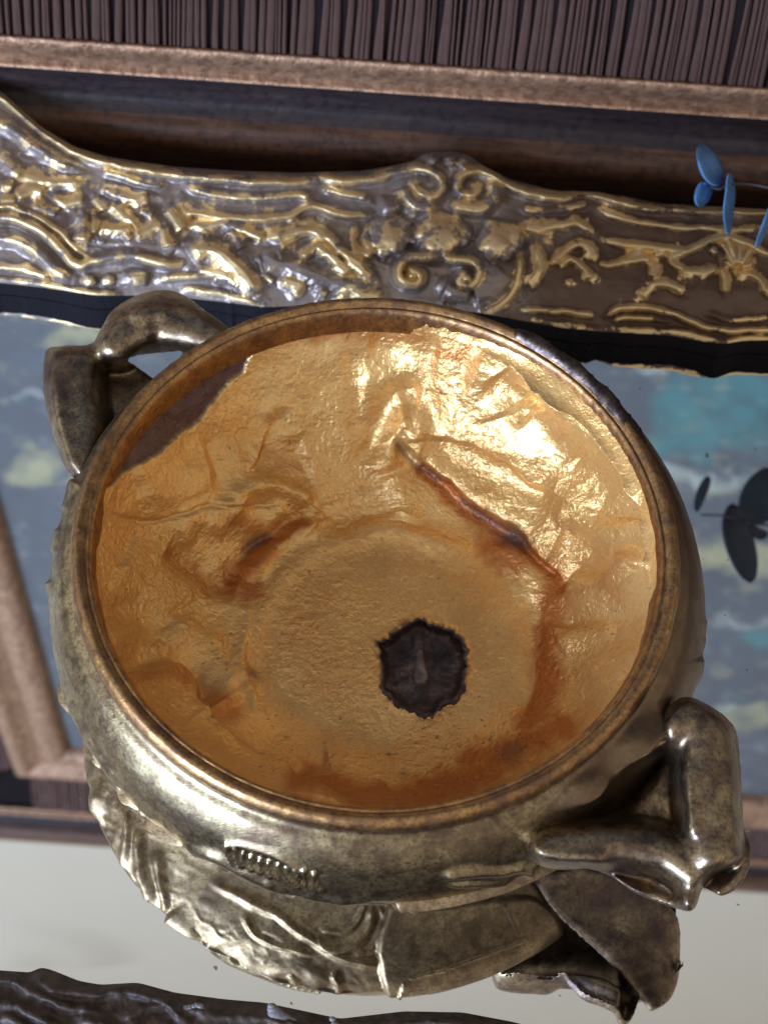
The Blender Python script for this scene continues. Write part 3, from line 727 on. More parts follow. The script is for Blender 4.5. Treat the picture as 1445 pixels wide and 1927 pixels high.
OUT = np.array([(-420, 250), (-300, 200), (-160, 120), (-60, 138), (0, 168), (40, 205), (80, 240), (140, 276), (200, 294), (260, 304), (330, 314), (450, 322), (560, 325), (680, 322), (740, 312), (780, 302), (800, 288), (850, 285), (885, 293), (905, 310), (960, 338), (1040, 358), (1130, 362), (1250, 384), (1330, 388), (1445, 394), (1650, 405), (1800, 415)], float)
LIP = np.array([(-420, 500), (-160, 522), (0, 532), (90, 542), (180, 556), (240, 556), (300, 556), (400, 566), (500, 578), (600, 574), (700, 572), (800, 578), (900, 588), (980, 603), (1060, 617), (1130, 624), (1250, 630), (1320, 642), (1360, 647), (1400, 641), (1445, 640), (1650, 650), (1800, 660)], float)
us = np.arange(-400, 1760, 2.1); tt = np.linspace(0, 1, 165)
UU, TT = np.meshgrid(us, tt, indexing='ij')
vo = np.interp(us, OUT[:, 0], OUT[:, 1]); vi = np.interp(us, LIP[:, 0], LIP[:, 1])
ks = np.ones(9) / 9; vo = np.convolve(np.pad(vo, 4, mode='edge'), ks, 'valid'); vi = np.convolve(np.pad(vi, 4, mode='edge'), ks, 'valid')
VV = vo[:, None] * (1 - TT) + vi[:, None] * TT
u = UU.ravel(); v = VV.ravel(); t = TT.ravel()
wu = u + 3 * fbm(u / 26, v / 26, 201, 2); wv = v + 3 * fbm(u / 26, v / 26, 203, 2)
base = np.interp(t, [0, .03, .10, .25, .42, .62, .80, .93, 1.0], [.0125, .0150, .0165, .0160, .0150, .0152, .0120, .0090, .0075])
rel = np.zeros(len(u)); crest = np.zeros(len(u)); region = np.zeros(len(u), int)
wid = fbm(u / 24, v / 24, 271, 3)
def carve(pts, w=9, a=1.8, gold=1.0, reg=0):
    w = w * (1.6 if reg == 5 else 1.3)
    idx, D, S, T = pdist(wu, wv, pts, w * 2.2)
    D = D * (1 + (0.8 if reg == 5 else 0.15) * wid[idx]); k = np.clip(1.15 * np.exp(-(D / w) ** 2 * 1.15) - 0.08, 0, 1) * np.clip(np.minimum(T, 1 - T) * 7 + 0.35, 0, 1)
    hh = 0.001 * a * k
    if a > 0:
        m = hh > rel[idx]; rel[idx] = np.maximum(rel[idx], hh)
        if reg: region[idx[(k > 0.35) & m]] = reg
        crest[idx] = np.maximum(crest[idx], gold * np.clip(k * 1.35, 0, 1))
    else: rel[idx] += hh; crest[idx] *= (1 - k)
def dome(cu, cv, ru, rv, a, gold=0.8, reg=0):
    q = ((wu - cu) / ru) ** 2 + ((wv - cv) / rv) ** 2; q = q * (1 + .07 * np.cos(5 * np.arctan2((wv - cv) / rv, (wu - cu) / ru) + cu) + .6 * fbm(wu / 18, wv / 18, 261, 3)); k = np.clip(1 - q, 0, 1) ** .6; m = 0.001 * a * k > rel
    rel[:] = np.maximum(rel, 0.001 * a * k); crest[:] = np.maximum(crest, gold * k)
    if reg: region[m & (k > 0.02)] = reg
BEAD, BOSS, SCR, SHELL, ACAN, PALM = 1, 2, 3, 4, 5, 6
# outer beads
carve([(-400, 262), (-250, 190), (-120, 140), (-60, 150), (0, 180), (28, 203), (62, 232), (102, 262), (145, 286), (192, 303), (255, 315), (315, 325), (400, 334), (478, 340), (550, 340), (592, 335)], 9, 2.6, .75, BEAD)
carve([(602, 328), (640, 338), (695, 336), (737, 325), (778, 316), (806, 320), (828, 336), (831, 356), (812, 370), (790, 362), (780, 347), (795, 336)], 9, 2.6, .75, SCR)
carve([(1760, 412), (1600, 408), (1445, 400), (1350, 397), (1263, 394), (1205, 388), (1131, 370), (1099, 364)], 8, 2.3, .85, BEAD)
carve([(1090, 366), (1044, 371), (986, 360), (944, 340), (917, 324), (895, 320), (872, 328), (861, 345), (867, 361), (889, 366), (897, 353), (884, 346)], 9, 2.6, .7, SCR)
carve([(-300, 250), (-150, 190), (-60, 205), (0, 228), (40, 254), (72, 278), (112, 304), (146, 318)], 11, 2.0, .5, BEAD)
carve([(190, 322), (230, 330), (270, 345), (310, 350)], 8, 1.3, .6, BEAD)
carve([(350, 348), (390, 362), (427, 370), (504, 371), (562, 366), (582, 374)], 7, 1.5, .8, BEAD)
carve([(612, 354), (657, 366), (692, 372)], 7, 1.2, .5, BEAD)
carve([(980, 390), (1020, 396), (1057, 394), (1109, 382)], 7, 1.5, .6, BEAD)
carve([(1126, 393), (1189, 414), (1263, 427), (1366, 431), (1445, 432), (1600, 440), (1760, 446)], 7, 1.6, .8, BEAD)
carve([(360, 384), (430, 392), (510, 392), (570, 384)], 11, -1.2); carve([(620, 378), (660, 388), (690, 392)], 9, -1.0)
carve([(1130, 425), (1200, 442), (1280, 450), (1330, 440)], 10, -1.2)
carve([(330, 400), (365, 402), (427, 409), (493, 411), (545, 405), (578, 388), (606, 392), (644, 403), (696, 404)], 7, 1.8, 1)
carve([(980, 426), (1012, 430), (1057, 423), (1086, 419), (1118, 438)], 8, 1.9, 1, ACAN)
carve([(1128, 448), (1165, 456), (1205, 462), (1250, 469), (1289, 472), (1331, 454), (1366, 444), (1408, 459), (1445, 478), (1520, 492), (1650, 500), (1760, 505)], 8, 1.8, 1)
# left corner foliage
for p, w, a, g in (([(0, 285), (18, 312), (40, 330)], 9, 1.5, .5), ([(0, 345), (25, 350)], 9, 1.6, .6), ([(40, 330), (97, 340), (155, 341)], 9, 1.3, .9), ([(30, 370), (60, 355), (85, 362)], 9, 1.6, .9),
                   ([(100, 370), (125, 380), (160, 376)], 9, 1.4, .9), ([(190, 352), (222, 366), (250, 372), (280, 365)], 9, 1.5, .9), ([(205, 385), (235, 405), (255, 420)], 9, 1.6, .9), ([(180, 370), (200, 395)], 8, 1.3, .8),
                   ([(160, 392), (157, 425), (152, 455)], 10, 2.4, .75), ([(172, 393), (177, 415), (180, 440)], 7, 1.8, .6), ([(318, 393), (330, 412), (347, 433)], 10, 2.4, .7), ([(308, 425), (313, 445), (317, 467)], 9, 2.2, .7),
                   ([(262, 396), (290, 406)], 8, 1.8, .5), ([(255, 444), (278, 432), (301, 419)], 8, 1.8, .9), ([(186, 428), (215, 431), (249, 428)], 9, 1.6, 1), ([(250, 425), (262, 412)], 7, 1.6, .8), ([(235, 440), (246, 452)], 6, 1.5, .7),
                   ([(60, 382), (90, 392), (110, 402)], 10, 1.2, .5), ([(0, 375), (30, 372)], 8, 1.2, .6), ([(340, 385), (352, 400), (360, 412)], 8, 1.6, .9)):
    carve(p, w, a, g, ACAN)
for p, w, a, g in (([(-400, 380), (-200, 380), (0, 386), (36, 394), (69, 405), (111, 435), (138, 463), (163, 479)], 6, 1.5, .8), ([(-400, 404), (-100, 402), (0, 408), (42, 416), (78, 435), (111, 465), (135, 490), (150, 500), (170, 492), (200, 486), (238, 481), (277, 487), (319, 497), (355, 490)], 9, 2.3, .7),
                   ([(-400, 440), (-100, 440), (0, 446), (42, 457), (78, 481), (105, 510), (138, 524)], 11, 2.4, .45), ([(-400, 495), (0, 502), (55, 510), (97, 524)], 8, 1.6, .9),
                   ([(-400, 508), (0, 526), (83, 535), (166, 549), (222, 554)], 6, 1.2, .7), ([(300, 523), (345, 519), (388, 517), (414, 519)], 7, 1.4, .9), ([(350, 544), (390, 548), (427, 555), (490, 573)], 6, 1.2, .8), ([(1445, 597), (1373, 603), (1330, 590)], 6, 1.0, .5)):
    carve(p, w, a, g)
dome(170, 527, 16, 13, 1.7, .8); dome(206, 528, 16, 13, 1.7, .8); dome(250, 524, 34, 20, 2.3, .6)
carve([(358, 484), (388, 465), (414, 476), (440, 499), (465, 527), (483, 556)], 16, 2.6, .65, ACAN)
carve([(370, 505), (414, 515), (452, 536)], 9, 1.6, .8, ACAN)
# acanthus between corner and cartouche
for p, w, a, g in (([(350, 423), (400, 421), (422, 419), (473, 437), (500, 452)], 8, 1.7, 1), ([(430, 430), (448, 448), (455, 470)], 9, 1.8, .6), ([(501, 440), (545, 427), (573, 419), (597, 419)], 8, 1.5, .5),
                   ([(501, 447), (534, 440), (570, 433), (601, 434), (627, 452), (650, 478), (678, 503), (702, 530)], 10, 2.4, .95), ([(568, 490), (580, 472), (601, 462), (621, 478), (644, 503), (664, 517)], 9, 2.2, .95),
                   ([(529, 464), (555, 447)], 7, 1.6, .9), ([(525, 470), (530, 490)], 7, 1.6, .4), ([(493, 486), (555, 505), (632, 531), (696, 543)], 13, 2.0, .25), ([(478, 492), (488, 487), (498, 518), (516, 532)], 6, 1.2, .3),
                   ([(529, 528), (562, 536), (552, 549)], 8, 1.8, .9), ([(637, 560), (657, 545), (685, 557), (720, 562)], 8, 1.8, .95), ([(693, 418), (689, 449), (697, 467), (686, 486)], 8, 2.0, .9), ([(670, 423), (664, 454), (674, 482)], 8, 1.7, .9), ([(600, 550), (615, 556)], 8, 1.4, .4)):
    carve(p, w, a, g, ACAN)
# cartouche
dome(831, 440, 60, 46, 3.6, .8, BOSS); dome(733, 442, 46, 46, 3.4, .78, BOSS); dome(937, 452, 44, 44, 3.4, .72, BOSS); dome(968, 446, 22, 30, 3.0, .45, BOSS); dome(731, 388, 25, 23, 3.2, .2, BOSS)
carve([(762, 352), (768, 372), (787, 388), (818, 388)], 17, 3.0, .6, SCR); carve([(846, 378), (878, 391), (905, 391), (926, 374), (931, 356), (921, 337)], 14, 2.9, .6, SCR)
carve([(810, 295), (822, 306)], 11, 3.0, .3, PALM); carve([(845, 293), (850, 312)], 11, 3.2, .25, PALM); carve([(876, 300), (866, 316)], 11, 3.0, .3, PALM)
carve([(834, 487), (806, 484), (773, 484), (757, 494), (751, 514), (762, 530), (784, 533), (792, 519), (776, 508), (766, 516)], 10, 3.0, .7, SCR)
carve([(834, 487), (861, 489), (889, 492), (903, 508), (897, 527), (881, 538), (864, 530), (870, 516), (886, 519)], 10, 3.0, .75, SCR)
dome(776, 517, 14, 13, 3.2, .75, SCR); dome(878, 522, 15, 14, 3.2, .75, SCR)
carve([(885, 552), (931, 538), (955, 512)], 22, 2.2, .12, ACAN); carve([(836, 538), (858, 550), (884, 557)], 10, 2.6, .1, ACAN)
carve([(976, 480), (978, 510), (965, 550), (940, 574), (915, 585)], 8, 1.9, .9); carve([(1000, 450), (1004, 480), (998, 510), (978, 545)], 8, 1.9, .3)
# right section: foliage and shell
for p, w, a, g in (([(1006, 459), (1019, 491), (1008, 522), (990, 537)], 9, 1.9, 1), ([(1036, 498), (1054, 478), (1086, 459), (1109, 467), (1124, 493)], 9, 2.0, 1), ([(1050, 505), (1073, 488), (1099, 504), (1112, 527)], 7, 1.6, 1),
                   ([(1125, 494), (1151, 497), (1189, 488), (1231, 484)], 7, 1.6, 1), ([(1237, 494), (1232, 506), (1228, 521)], 9, 1.7, 1), ([(1205, 465), (1195, 475), (1180, 490)], 8, 1.5, .9), ([(1289, 472), (1268, 480), (1263, 490), (1272, 500), (1289, 504)], 7, 1.8, 1),
                   ([(1279, 524), (1289, 511), (1328, 511), (1350, 501)], 7, 1.7, 1), ([(1205, 562), (1220, 545), (1234, 534), (1263, 536), (1290, 549)], 7, 1.5, .9), ([(1230, 480), (1250, 472)], 8, 1.6, 1),
                   ([(1382, 512), (1424, 521), (1445, 546), (1470, 560)], 7, 1.6, 1), ([(1500, 500), (1560, 520), (1620, 510)], 8, 1.6, 1), ([(1060, 530), (1075, 536)], 7, 1.2, .7), ([(1030, 460), (1034, 450)], 7, 1.2, .8)):
    carve(p, w, a, g, ACAN)
for p, w in (([(1380, 502), (1355, 482), (1334, 466)], 8), ([(1382, 500), (1368, 472), (1356, 455)], 8), ([(1384, 498), (1378, 468), (1368, 448)], 8), ([(1386, 497), (1392, 475), (1392, 458)], 8), ([(1390, 498), (1402, 482), (1410, 470)], 8), ([(1392, 502), (1415, 494)], 8), ([(1357, 501), (1364, 526), (1366, 552)], 9)):
    carve(p, w, 2.4, .95, SHELL)
for p, w, a, g in (([(1141, 595), (1160, 582), (1190, 579), (1225, 581), (1270, 591), (1302, 606), (1366, 623), (1445, 620), (1600, 628)], 6, 1.9, .95), ([(1154, 604), (1186, 598), (1260, 604)], 5, 1.3, .95), ([(1141, 619), (1200, 622), (1270, 624), (1334, 637), (1366, 644), (1395, 638), (1445, 636), (1600, 645)], 6, 1.4, .75), ([(986, 582), (1050, 586), (1118, 592)], 6, 1.2, .7), ([(1000, 600), (1060, 612), (1130, 620)], 6, 1.0, .5)):
    carve(p, w, a, g)
rel *= 1.7
b1 = np.clip(1 - 3.4 * np.abs(fbm((u + 0.5 * v) / 64, (v - .2 * u) / 38, 281, 2)), 0, 1); b2 = np.clip(1 - 3.4 * np.abs(fbm((u - 0.6 * v) / 56, (v + .15 * u) / 34, 291, 2)), 0, 1)
zone = np.clip((t - .16) / .08, 0, 1) * np.clip((.80 - t) / .12, 0, 1) * np.clip((1010 - u) / 120, .30, 1)
fill = np.maximum(b1, b2) * zone * np.clip(1 - rel / .0016, 0, 1)
rel += 0.0004 * fill; crest = np.maximum(crest, .35 * fill)
rel += 0.001 * (0.35 * fbm(u / 34, v / 22, 231, 2) + 0.07 * fbm(u / 7, v / 6, 232, 2))
crest = np.clip(crest * (0.92 + 0.9 * fbm(u / 50, v / 40, 241, 3)), 0, 1)
z = base + rel
Pf = unproj(u, v, z)
faces = grid_faces(len(us), len(tt))
brown_tone = np.clip((u - 930 + 120 * fbm(u / 60, v / 50, 251, 3)) / 120, 0, 1)  # browner, duller toning towards the right end of the rail
gn = grid_normals(Pf.reshape(len(us), len(tt), 3), False).reshape(-1, 3)
if gn[:, 2].mean() < 0: gn = -gn
A = dict(crest=crest, brown_tone=brown_tone, nx=gn[:, 0], ny=gn[:, 1], nz=gn[:, 2])
names = {0: "far_rail", BEAD: "bead", BOSS: "boss", SCR: "scroll", SHELL: "shell", ACAN: "acanthus_leaf", PALM: "palmette"}
def islands(faces, mask):
    """connected groups of grid faces"""
    ids = np.where(mask)[0]; par = {}
    def find(x):
        while par[x] != x: par[x] = par[par[x]]; x = par[x]
        return x
    nrow = len(tt) - 1
    S = set(ids.tolist())
    for i in ids.tolist(): par[i] = i
    for i in ids.tolist():
        for j in (i + nrow, i + 1 if (i + 1) % nrow else -1):
            if j in S: par[find(i)] = find(j)
    out = {}
    for i in ids.tolist(): out.setdefault(find(i), []).append(i)
    return list(out.values())
freg = np.max(region[faces], 1); freg = np.where((region[faces] == freg[:, None]).sum(1) >= 3, freg, 0)
taken = np.zeros(len(faces), bool); pieces = []
for rg in (BEAD, BOSS, SCR, SHELL, ACAN, PALM):
    for isl in islands(faces, freg == rg):
        if len(isl) < 60: continue
        mk = np.zeros(len(faces), bool); mk[isl] = True; taken |= mk; pieces.append((rg, mk))
_q = Pf[faces[1000]]; _n = np.cross(_q[1] - _q[0], _q[2] - _q[0])
if _n @ gn[faces[1000][0]] < 0: faces = faces[:, ::-1]
V2, f2, A2 = subset(Pf, faces, ~taken, A); rail = mesh_from("frame_rail", V2, f2, GILT, mir_t, True, A2)
rail['label'] = "far gilt rail carved with scrolls, bosses, shell and leaves"
for rg, mk in pieces:
    V2, f2, A2 = subset(Pf, faces, mk, A); mesh_from(names[rg], V2, f2, GILT, rail, True, A2)
# inner black wall of the rail down to the glass, outer wall down to the table
g = Pf.reshape(len(us), len(tt), 3); a = g[:, -1]; b = a.copy(); b[:, 2] = 0.0002; b[:, 1] += 0.0012
c = a.copy(); c[:, 2] -= 0.0008; c[:, 1] += 0.0004
mesh_from("rebate", np.stack([a, c, b], 1).reshape(-1, 3), grid_faces(len(us), 3), BLACK, rail)
a = g[:, 0]; b = a.copy(); b[:, 2] = ZT; b[:, 1] -= 0.002
mesh_from("outer_edge", np.stack([b, a], 1).reshape(-1, 3), grid_faces(len(us), 2), BLACK, rail)

# near rail
LIP2 = np.array([(-420, 1790), (-160, 1812), (0, 1826), (60, 1830), (75, 1820), (95, 1824), (150, 1846), (190, 1853), (240, 1850), (260, 1849), (330, 1868), (420, 1880), (500, 1887), (570, 1902), (640, 1917), (700, 1910), (760, 1903), (870, 1905), (960, 1922), (1050, 1944), (1200, 1960), (1445, 1968), (1760, 1985)], float)
us2 = np.arange(-420, 1760, 3.0); tt2 = np.linspace(0, 1, 90)
UU, TT = np.meshgrid(us2, tt2, indexing='ij'); vi = np.convolve(np.pad(np.interp(us2, LIP2[:, 0], LIP2[:, 1]), 3, mode='edge'), np.ones(7) / 7, 'valid')
VV = vi[:, None] + TT * 330
u = UU.ravel(); v = VV.ravel(); t = TT.ravel()
wid = fbm(u / 24, v / 24, 371, 3)
wu = u + 5 * fbm(u / 26, v / 26, 301, 2); wv = v + 5 * fbm(u / 26, v / 26, 303, 2)
base = np.interp(t, [0, .05, .2, .5, .75, .9, 1], [.0075, .0095, .012, .0152, .016, .0155, .012]); rel = np.zeros(len(u)); crest = np.zeros(len(u)); region = np.zeros(len(u), int)
for p, w, a in (([(-200, 1826), (0, 1845), (39, 1854), (97, 1884), (136, 1898), (180, 1902)], 7, 2), ([(68, 1845), (121, 1864), (194, 1869), (242, 1864), (315, 1888), (349, 1922)], 8, 2), ([(233, 1917), (271, 1898), (315, 1893)], 6, 1.5), ([(-50, 1880), (20, 1890), (70, 1915), (120, 1940)], 9, 2), ([(0, 1910), (40, 1925), (70, 1950)], 8, 1.8), ([(340, 1895), (420, 1912), (500, 1915), (600, 1940)], 8, 1.6), ([(150, 1915), (200, 1930), (240, 1950)], 9, 1.8), ([(560, 1925), (640, 1940), (760, 1925), (880, 1925)], 7, 1.4)):
    carve(p, w, a, .2)
for k in range(40):
    cu = random.uniform(-400, 1740); cv = np.interp(cu, us2, vi) + random.uniform(60, 290); an = random.uniform(0, 6.28); l = random.uniform(18, 50)
    carve([(cu - l * math.cos(an), cv - l * .6 * math.sin(an)), (cu, cv + 8), (cu + l * math.cos(an), cv + l * .6 * math.sin(an))], random.uniform(7, 12), random.uniform(1.2, 2.4), .25)
rel += 0.001 * (0.7 * fbm(u / 24, v / 18, 331, 3) + 0.2 * fbm(u / 7, v / 6, 332, 2))
Pn = unproj(u, v, base + rel)
near = mesh_from("frame_rail", Pn, grid_faces(len(us2), len(tt2)), NEARW, mir_t, True, dict(crest=crest, brown_tone=np.full(len(crest), 1.0)))
near['label'] = "near carved rail, its shade painted in as dark brown"
g = Pn.reshape(len(us2), len(tt2), 3); a = g[:, 0]; b = a.copy(); b[:, 2] = 0.0002; b[:, 1] -= 0.001
mesh_from("rebate", np.stack([b, a], 1).reshape(-1, 3), grid_faces(len(us2), 2), BLACK, near)
a = g[:, -1]; b = a.copy(); b[:, 2] = ZT
mesh_from("outer_edge", np.stack([a, b], 1).reshape(-1, 3), grid_faces(len(us2), 2), BLACK, near)
# side rails, outside the picture
for sx in (-1, 1):
    pr = smooth([(.232, .0075), (.237, .012), (.248, .0155), (.262, .0145), (.276, .018), (.284, .014), (.285, ZT)], 5)
    ys = np.linspace(-.20, .16, 60); X = np.zeros((60, len(pr), 3))
    for i, y in enumerate(ys):
        X[i, :, 0] = sx * (pr[:, 0] + .002 * math.sin(y * 60)); X[i, :, 1] = y; X[i, :, 2] = pr[:, 1] + .001 * np.sin(y * 180 + pr[:, 0] * 400)
    cr = np.clip((X[..., 2] - .013) / .005, 0, 1).ravel()
    mesh_from("frame_rail", X.reshape(-1, 3), grid_faces(60, len(pr)), GILT, mir_t, True, dict(crest=cr))['label'] = "side rail of the mirror frame"
# milky wax drips on the near rail
def drip(pts, r):
    V = []; Fc = []; n = 10; base_ = 0
    for (du, dv, rr) in pts:
        th = np.linspace(0, 2 * np.pi, n, endpoint=False); z0 = .0105
        for lvl, (f, dz) in enumerate(((1.0, -0.001), (.95, .0004), (.6, .0009), (.05, .0010))):
            q = unproj(du + np.cos(th) * rr * f, dv + np.sin(th) * rr * f * .8, np.full(n, z0 + dz)); V += list(q)
        for l in range(3):
            for k in range(n): Fc.append((base_ + l * n + k, base_ + l * n + (k + 1) % n, base_ + (l + 1) * n + (k + 1) % n, base_ + (l + 1) * n + k))
        base_ = len(V)
    return V, Fc
for pts in ([(352, 1897, 8), (358, 1896, 8), (365, 1894, 7), (371, 1892, 7), (377, 1894, 8), (380, 1900, 8), (381, 1906, 9)], [(512, 1894, 9), (514, 1900, 12), (518, 1908, 16), (526, 1914, 16), (536, 1919, 15), (548, 1924, 13)], [(626, 1918, 7), (630, 1928, 8)]):
    V, Fc = drip(pts, 8); mesh_any("wax_drip", V, Fc, WAX, near)
for pts in ([(843, 541, 7), (858, 550, 8), (872, 555, 7)],):
    pass

# ------------------------------------------------------------------ picture standing behind the mirror
pic = thing("framed_painting", "landscape painting in a brown reeded wooden frame standing behind the mirror", "painting", loc=(0, .2, ZT))
YF = 0.1965
def pt(vv, y): 
    p = at_y(722.0, vv, y); return (float(p[1]), float(p[2]))
PR = [(YF - .004, ZT), (YF - .006, ZT + .004), pt(322, YF - .007), pt(300, YF - .0075), pt(270, YF - .005), pt(245, YF - .001), pt(215, YF + .003), pt(190, YF + .003), pt(180, YF + .001), pt(175, YF - .001), pt(170, YF - .0005), pt(162, YF + .001), pt(150, YF), pt(142, YF - .002), pt(130, YF - .003), pt(118, YF - .002), pt(112, YF + .001)]
ztop = PR[-1][1]
RIB0 = (YF - .0012, ztop - .0012); RIB1 = (YF + .011, ztop + .036)
LX, RX, TZ = -0.318, 0.410, 0.722        # outer left, outer right, outer top
BZ = ZT
def prof_off(k): return PR[k][0], PR[k][1] - BZ          # depth y, distance in from the outer edge
def mould(name, k0, k1, mat, extra=None, per=5):
    pts = [prof_off(k) for k in range(k0, k1)] if extra is None else extra
    pts = smooth(pts, per) if len(pts) > 2 else np.array(pts, float)
    for side in ("bottom", "left", "top", "right"):
        n = 90 if side == "bottom" else 60
        X = np.zeros((n, len(pts), 3))
        for j, (y, dd) in enumerate(pts):
            x0, x1, z0, z1 = LX + dd, RX - dd, BZ + dd, TZ - dd
            q = np.linspace(0, 1, n)
            if side == "bottom": X[:, j] = np.stack([x0 + (x1 - x0) * q, np.full(n, y), np.full(n, z0)], 1)
            if side == "top": X[:, j] = np.stack([x1 + (x0 - x1) * q, np.full(n, y), np.full(n, z1)], 1)
            if side == "left": X[:, j] = np.stack([np.full(n, x0), np.full(n, y), z1 + (z0 - z1) * q], 1)
            if side == "right": X[:, j] = np.stack([np.full(n, x1), np.full(n, y), z0 + (z1 - z0) * q], 1)
        o = mesh_from(name, X.reshape(-1, 3), grid_faces(n, len(pts)), mat); keep_world(o, pic)
mould("outer_moulding", 0, 6, PWOOD)
mould("hollow", 5, 10, PHOLL)
mould("gold_fillet", 9, 12, PGOLD, None, 3)
mould("sight_edge", 11, 17, PGOLD)
slip = [(RIB0[0] + .0015, RIB0[1] - BZ), (RIB1[0] + .0015, RIB1[1] - BZ)]
mould("slip", 0, 0, PGROOVE, slip)
r1 = RIB1[1] - BZ; y1 = RIB1[0]
mould("inner_moulding", 0, 0, PGOLD, [(y1 + .002, r1 - .002), (y1 - .004, r1 + .001), (y1 - .007, r1 + .008), (y1 - .003, r1 + .015), (y1 - .001, r1 + .022), (y1 - .005, r1 + .028), (y1 - .003, r1 + .036), (y1 + .006, r1 + .040)])
dO = r1 + .040
back = [(PR[0][0], 0.0), (.255, .0), (.256, .004)]
mould("frame_back", 0, 0, PGROOVE, [(PR[0][0], .0), (.250, .0003)])
# reeds, one by one
import bmesh
def reed_mesh():
    V = []; Fc = []; prof = [(-.5, 0), (-.42, .6), (-.2, .95), (.05, 1.0), (.3, .8), (.45, .4), (.5, 0)]
    ss = np.linspace(0, 1, 7)
    for i, s_ in enumerate(ss):
        y = RIB0[0] + (RIB1[0] - RIB0[0]) * s_; zz = RIB0[1] + (RIB1[1] - RIB0[1]) * s_
        for (x, hgt) in prof:
            V.append((x * (1 + .12 * math.sin(s_ * 7)) + .25 * math.sin(s_ * 3.0), y + .0015 - hgt * .0018 * (0.8 + .2 * math.cos(s_ * 5)), zz))
    for i in range(6):
        for j in range(6): Fc.append((i * 7 + j, i * 7 + j + 1, (i + 1) * 7 + j + 1, (i + 1) * 7 + j))
    me = bpy.data.meshes.new("reed"); me.from_pydata(V, [], Fc); me.update(); me.polygons.foreach_set("use_smooth", [True] * len(Fc)); me.materials.append(PRIB); return me
rm = reed_mesh(); x = -.19; k = 0
while x < .21:
    wdt = random.choice((.0012, .0017, .0022, .0027, .0033)) * random.uniform(.85, 1.1)
    o = bpy.data.objects.new("reed", rm); COL.objects.link(o); o.scale = (wdt * .92, random.uniform(.9993, 1.0), 1); o.location = (x + wdt / 2, random.uniform(-.0004, .0004), 0)
    o.rotation_euler = (0, math.radians(random.uniform(-1.2, 1.2)), 0); keep_world(o, pic); x += wdt
# the reeds of the other sides, joined
V = []; Fc = []
def joined(side):
    L = (TZ - BZ) if side != "top" else (RX - LX); q = .1
    while q < L - .1:
        wd = random.uniform(.0018, .004); b0 = len(V)
        for (dd, y) in ((RIB0[1] - BZ, RIB0[0]), (RIB1[1] - BZ, RIB1[0])):
            for (k_, hh) in ((0, 0), (.25, .0014), (.7, .0014), (.95, 0)):
                e = q + wd * k_
                V.append({"left": (LX + dd, y - hh, BZ + e), "right": (RX - dd, y - hh, BZ + e), "top": (LX + e, y - hh, TZ - dd)}[side])
        for k_ in range(3): Fc.append((b0 + k_, b0 + k_ + 1, b0 + 5 + k_, b0 + 4 + k_))
        q += wd
for sd in ("left", "top", "right"): joined(sd)
o = mesh_any("reeding", V, Fc, PRIB); keep_world(o, pic); o['kind'] = 'stuff'
yc = RIB1[0] + .003
nx, nz = 260, 240
xs = np.linspace(LX + dO - .005, RX - dO + .005, nx); zs = np.linspace(BZ + dO - .005, TZ - dO + .005, nz)
X, Z = np.meshgrid(xs, zs, indexing='ij'); Pc = np.stack([X, np.full_like(X, yc), Z], -1).reshape(-1, 3)
Pq = Pc * np.array([1, 1, -1]); u, v = proj(Pq)
wu = u + 70 * fbm(u / 90, v / 90, 401, 4); wv = v + 55 * fbm(u / 90, v / 90, 411, 4)
def patch(lst, seed):
    k = np.zeros(len(u))
    for cu, cv, ru, rv, a in lst: k = np.maximum(k, a * np.exp(-(((wu - cu) / ru) ** 2 + ((wv - cv) / rv) ** 2) ** 1.6))
    return np.clip((k + 0.5 * fbm(u / 40, v / 26, seed, 4) - 0.14) * 1.1, 0, .85)
teal = patch([(1370, 770, 120, 75, .9), (1250, 830, 70, 35, .7), (1440, 1180, 40, 18, .6), (60, 700, 40, 12, .35), (-150, 1000, 100, 40, .7), (1620, 900, 120, 50, .7), (1360, 1300, 30, 14, .4), (600, 800, 120, 40, .6)], 421)
yell = patch([(150, 615, 60, 24, .9), (45, 870, 60, 30, .9), (120, 895, 30, 10, .6), (1380, 1045, 130, 50, .95), (1290, 900, 90, 22, .6), (1390, 1350, 70, 30, .7), (1340, 1240, 50, 20, .5), (700, 900, 140, 40, .7), (1650, 1080, 140, 40, .8)], 431)
whit = patch([(1300, 885, 75, 22, .8), (1240, 700, 50, 12, .7), (1400, 1155, 70, 12, .5), (1390, 1330, 50, 12, .5), (30, 740, 26, 12, .5), (1420, 880, 40, 14, .4), (150, 780, 16, 8, .5)], 441)
o = mesh_from("canvas", Pc, grid_faces(nx, nz), PAINT, None, False, dict(teal=teal, yellow=yell, white=whit)); keep_world(o, pic)
o['label'] = "canvas painted with blue sky, teal and yellow clouds"

# ------------------------------------------------------------------ added wall bump standing in for an unidentified soft blotch (mirror only)
bul = thing("added_wall_bump", "soft rounded bump added on the cream wall for an unidentified shape reflected at the lower left", "added bump", None, (-.33, .26, 1.2))
n = 72; q = np.linspace(0.001, 1, 26); th = np.linspace(0, 2 * np.pi, n, endpoint=False); X = np.zeros((n, 26, 3))
for j_, q_ in enumerate(q):
    d_ = .022 * math.exp(-(q_ * 1.75) ** 4) * (1 + .2 * math.cos(9 * q_))
    X[:, j_] = np.stack([-.33 + .17 * q_ * np.cos(th), np.full(n, .2645 - d_), 1.20 + .11 * q_ * np.sin(th) + .015 * q_ * np.cos(2 * th)], 1)
o = mesh_from("relief", X.reshape(-1, 3), grid_faces(n, 26, True), WALLM); keep_world(o, bul)

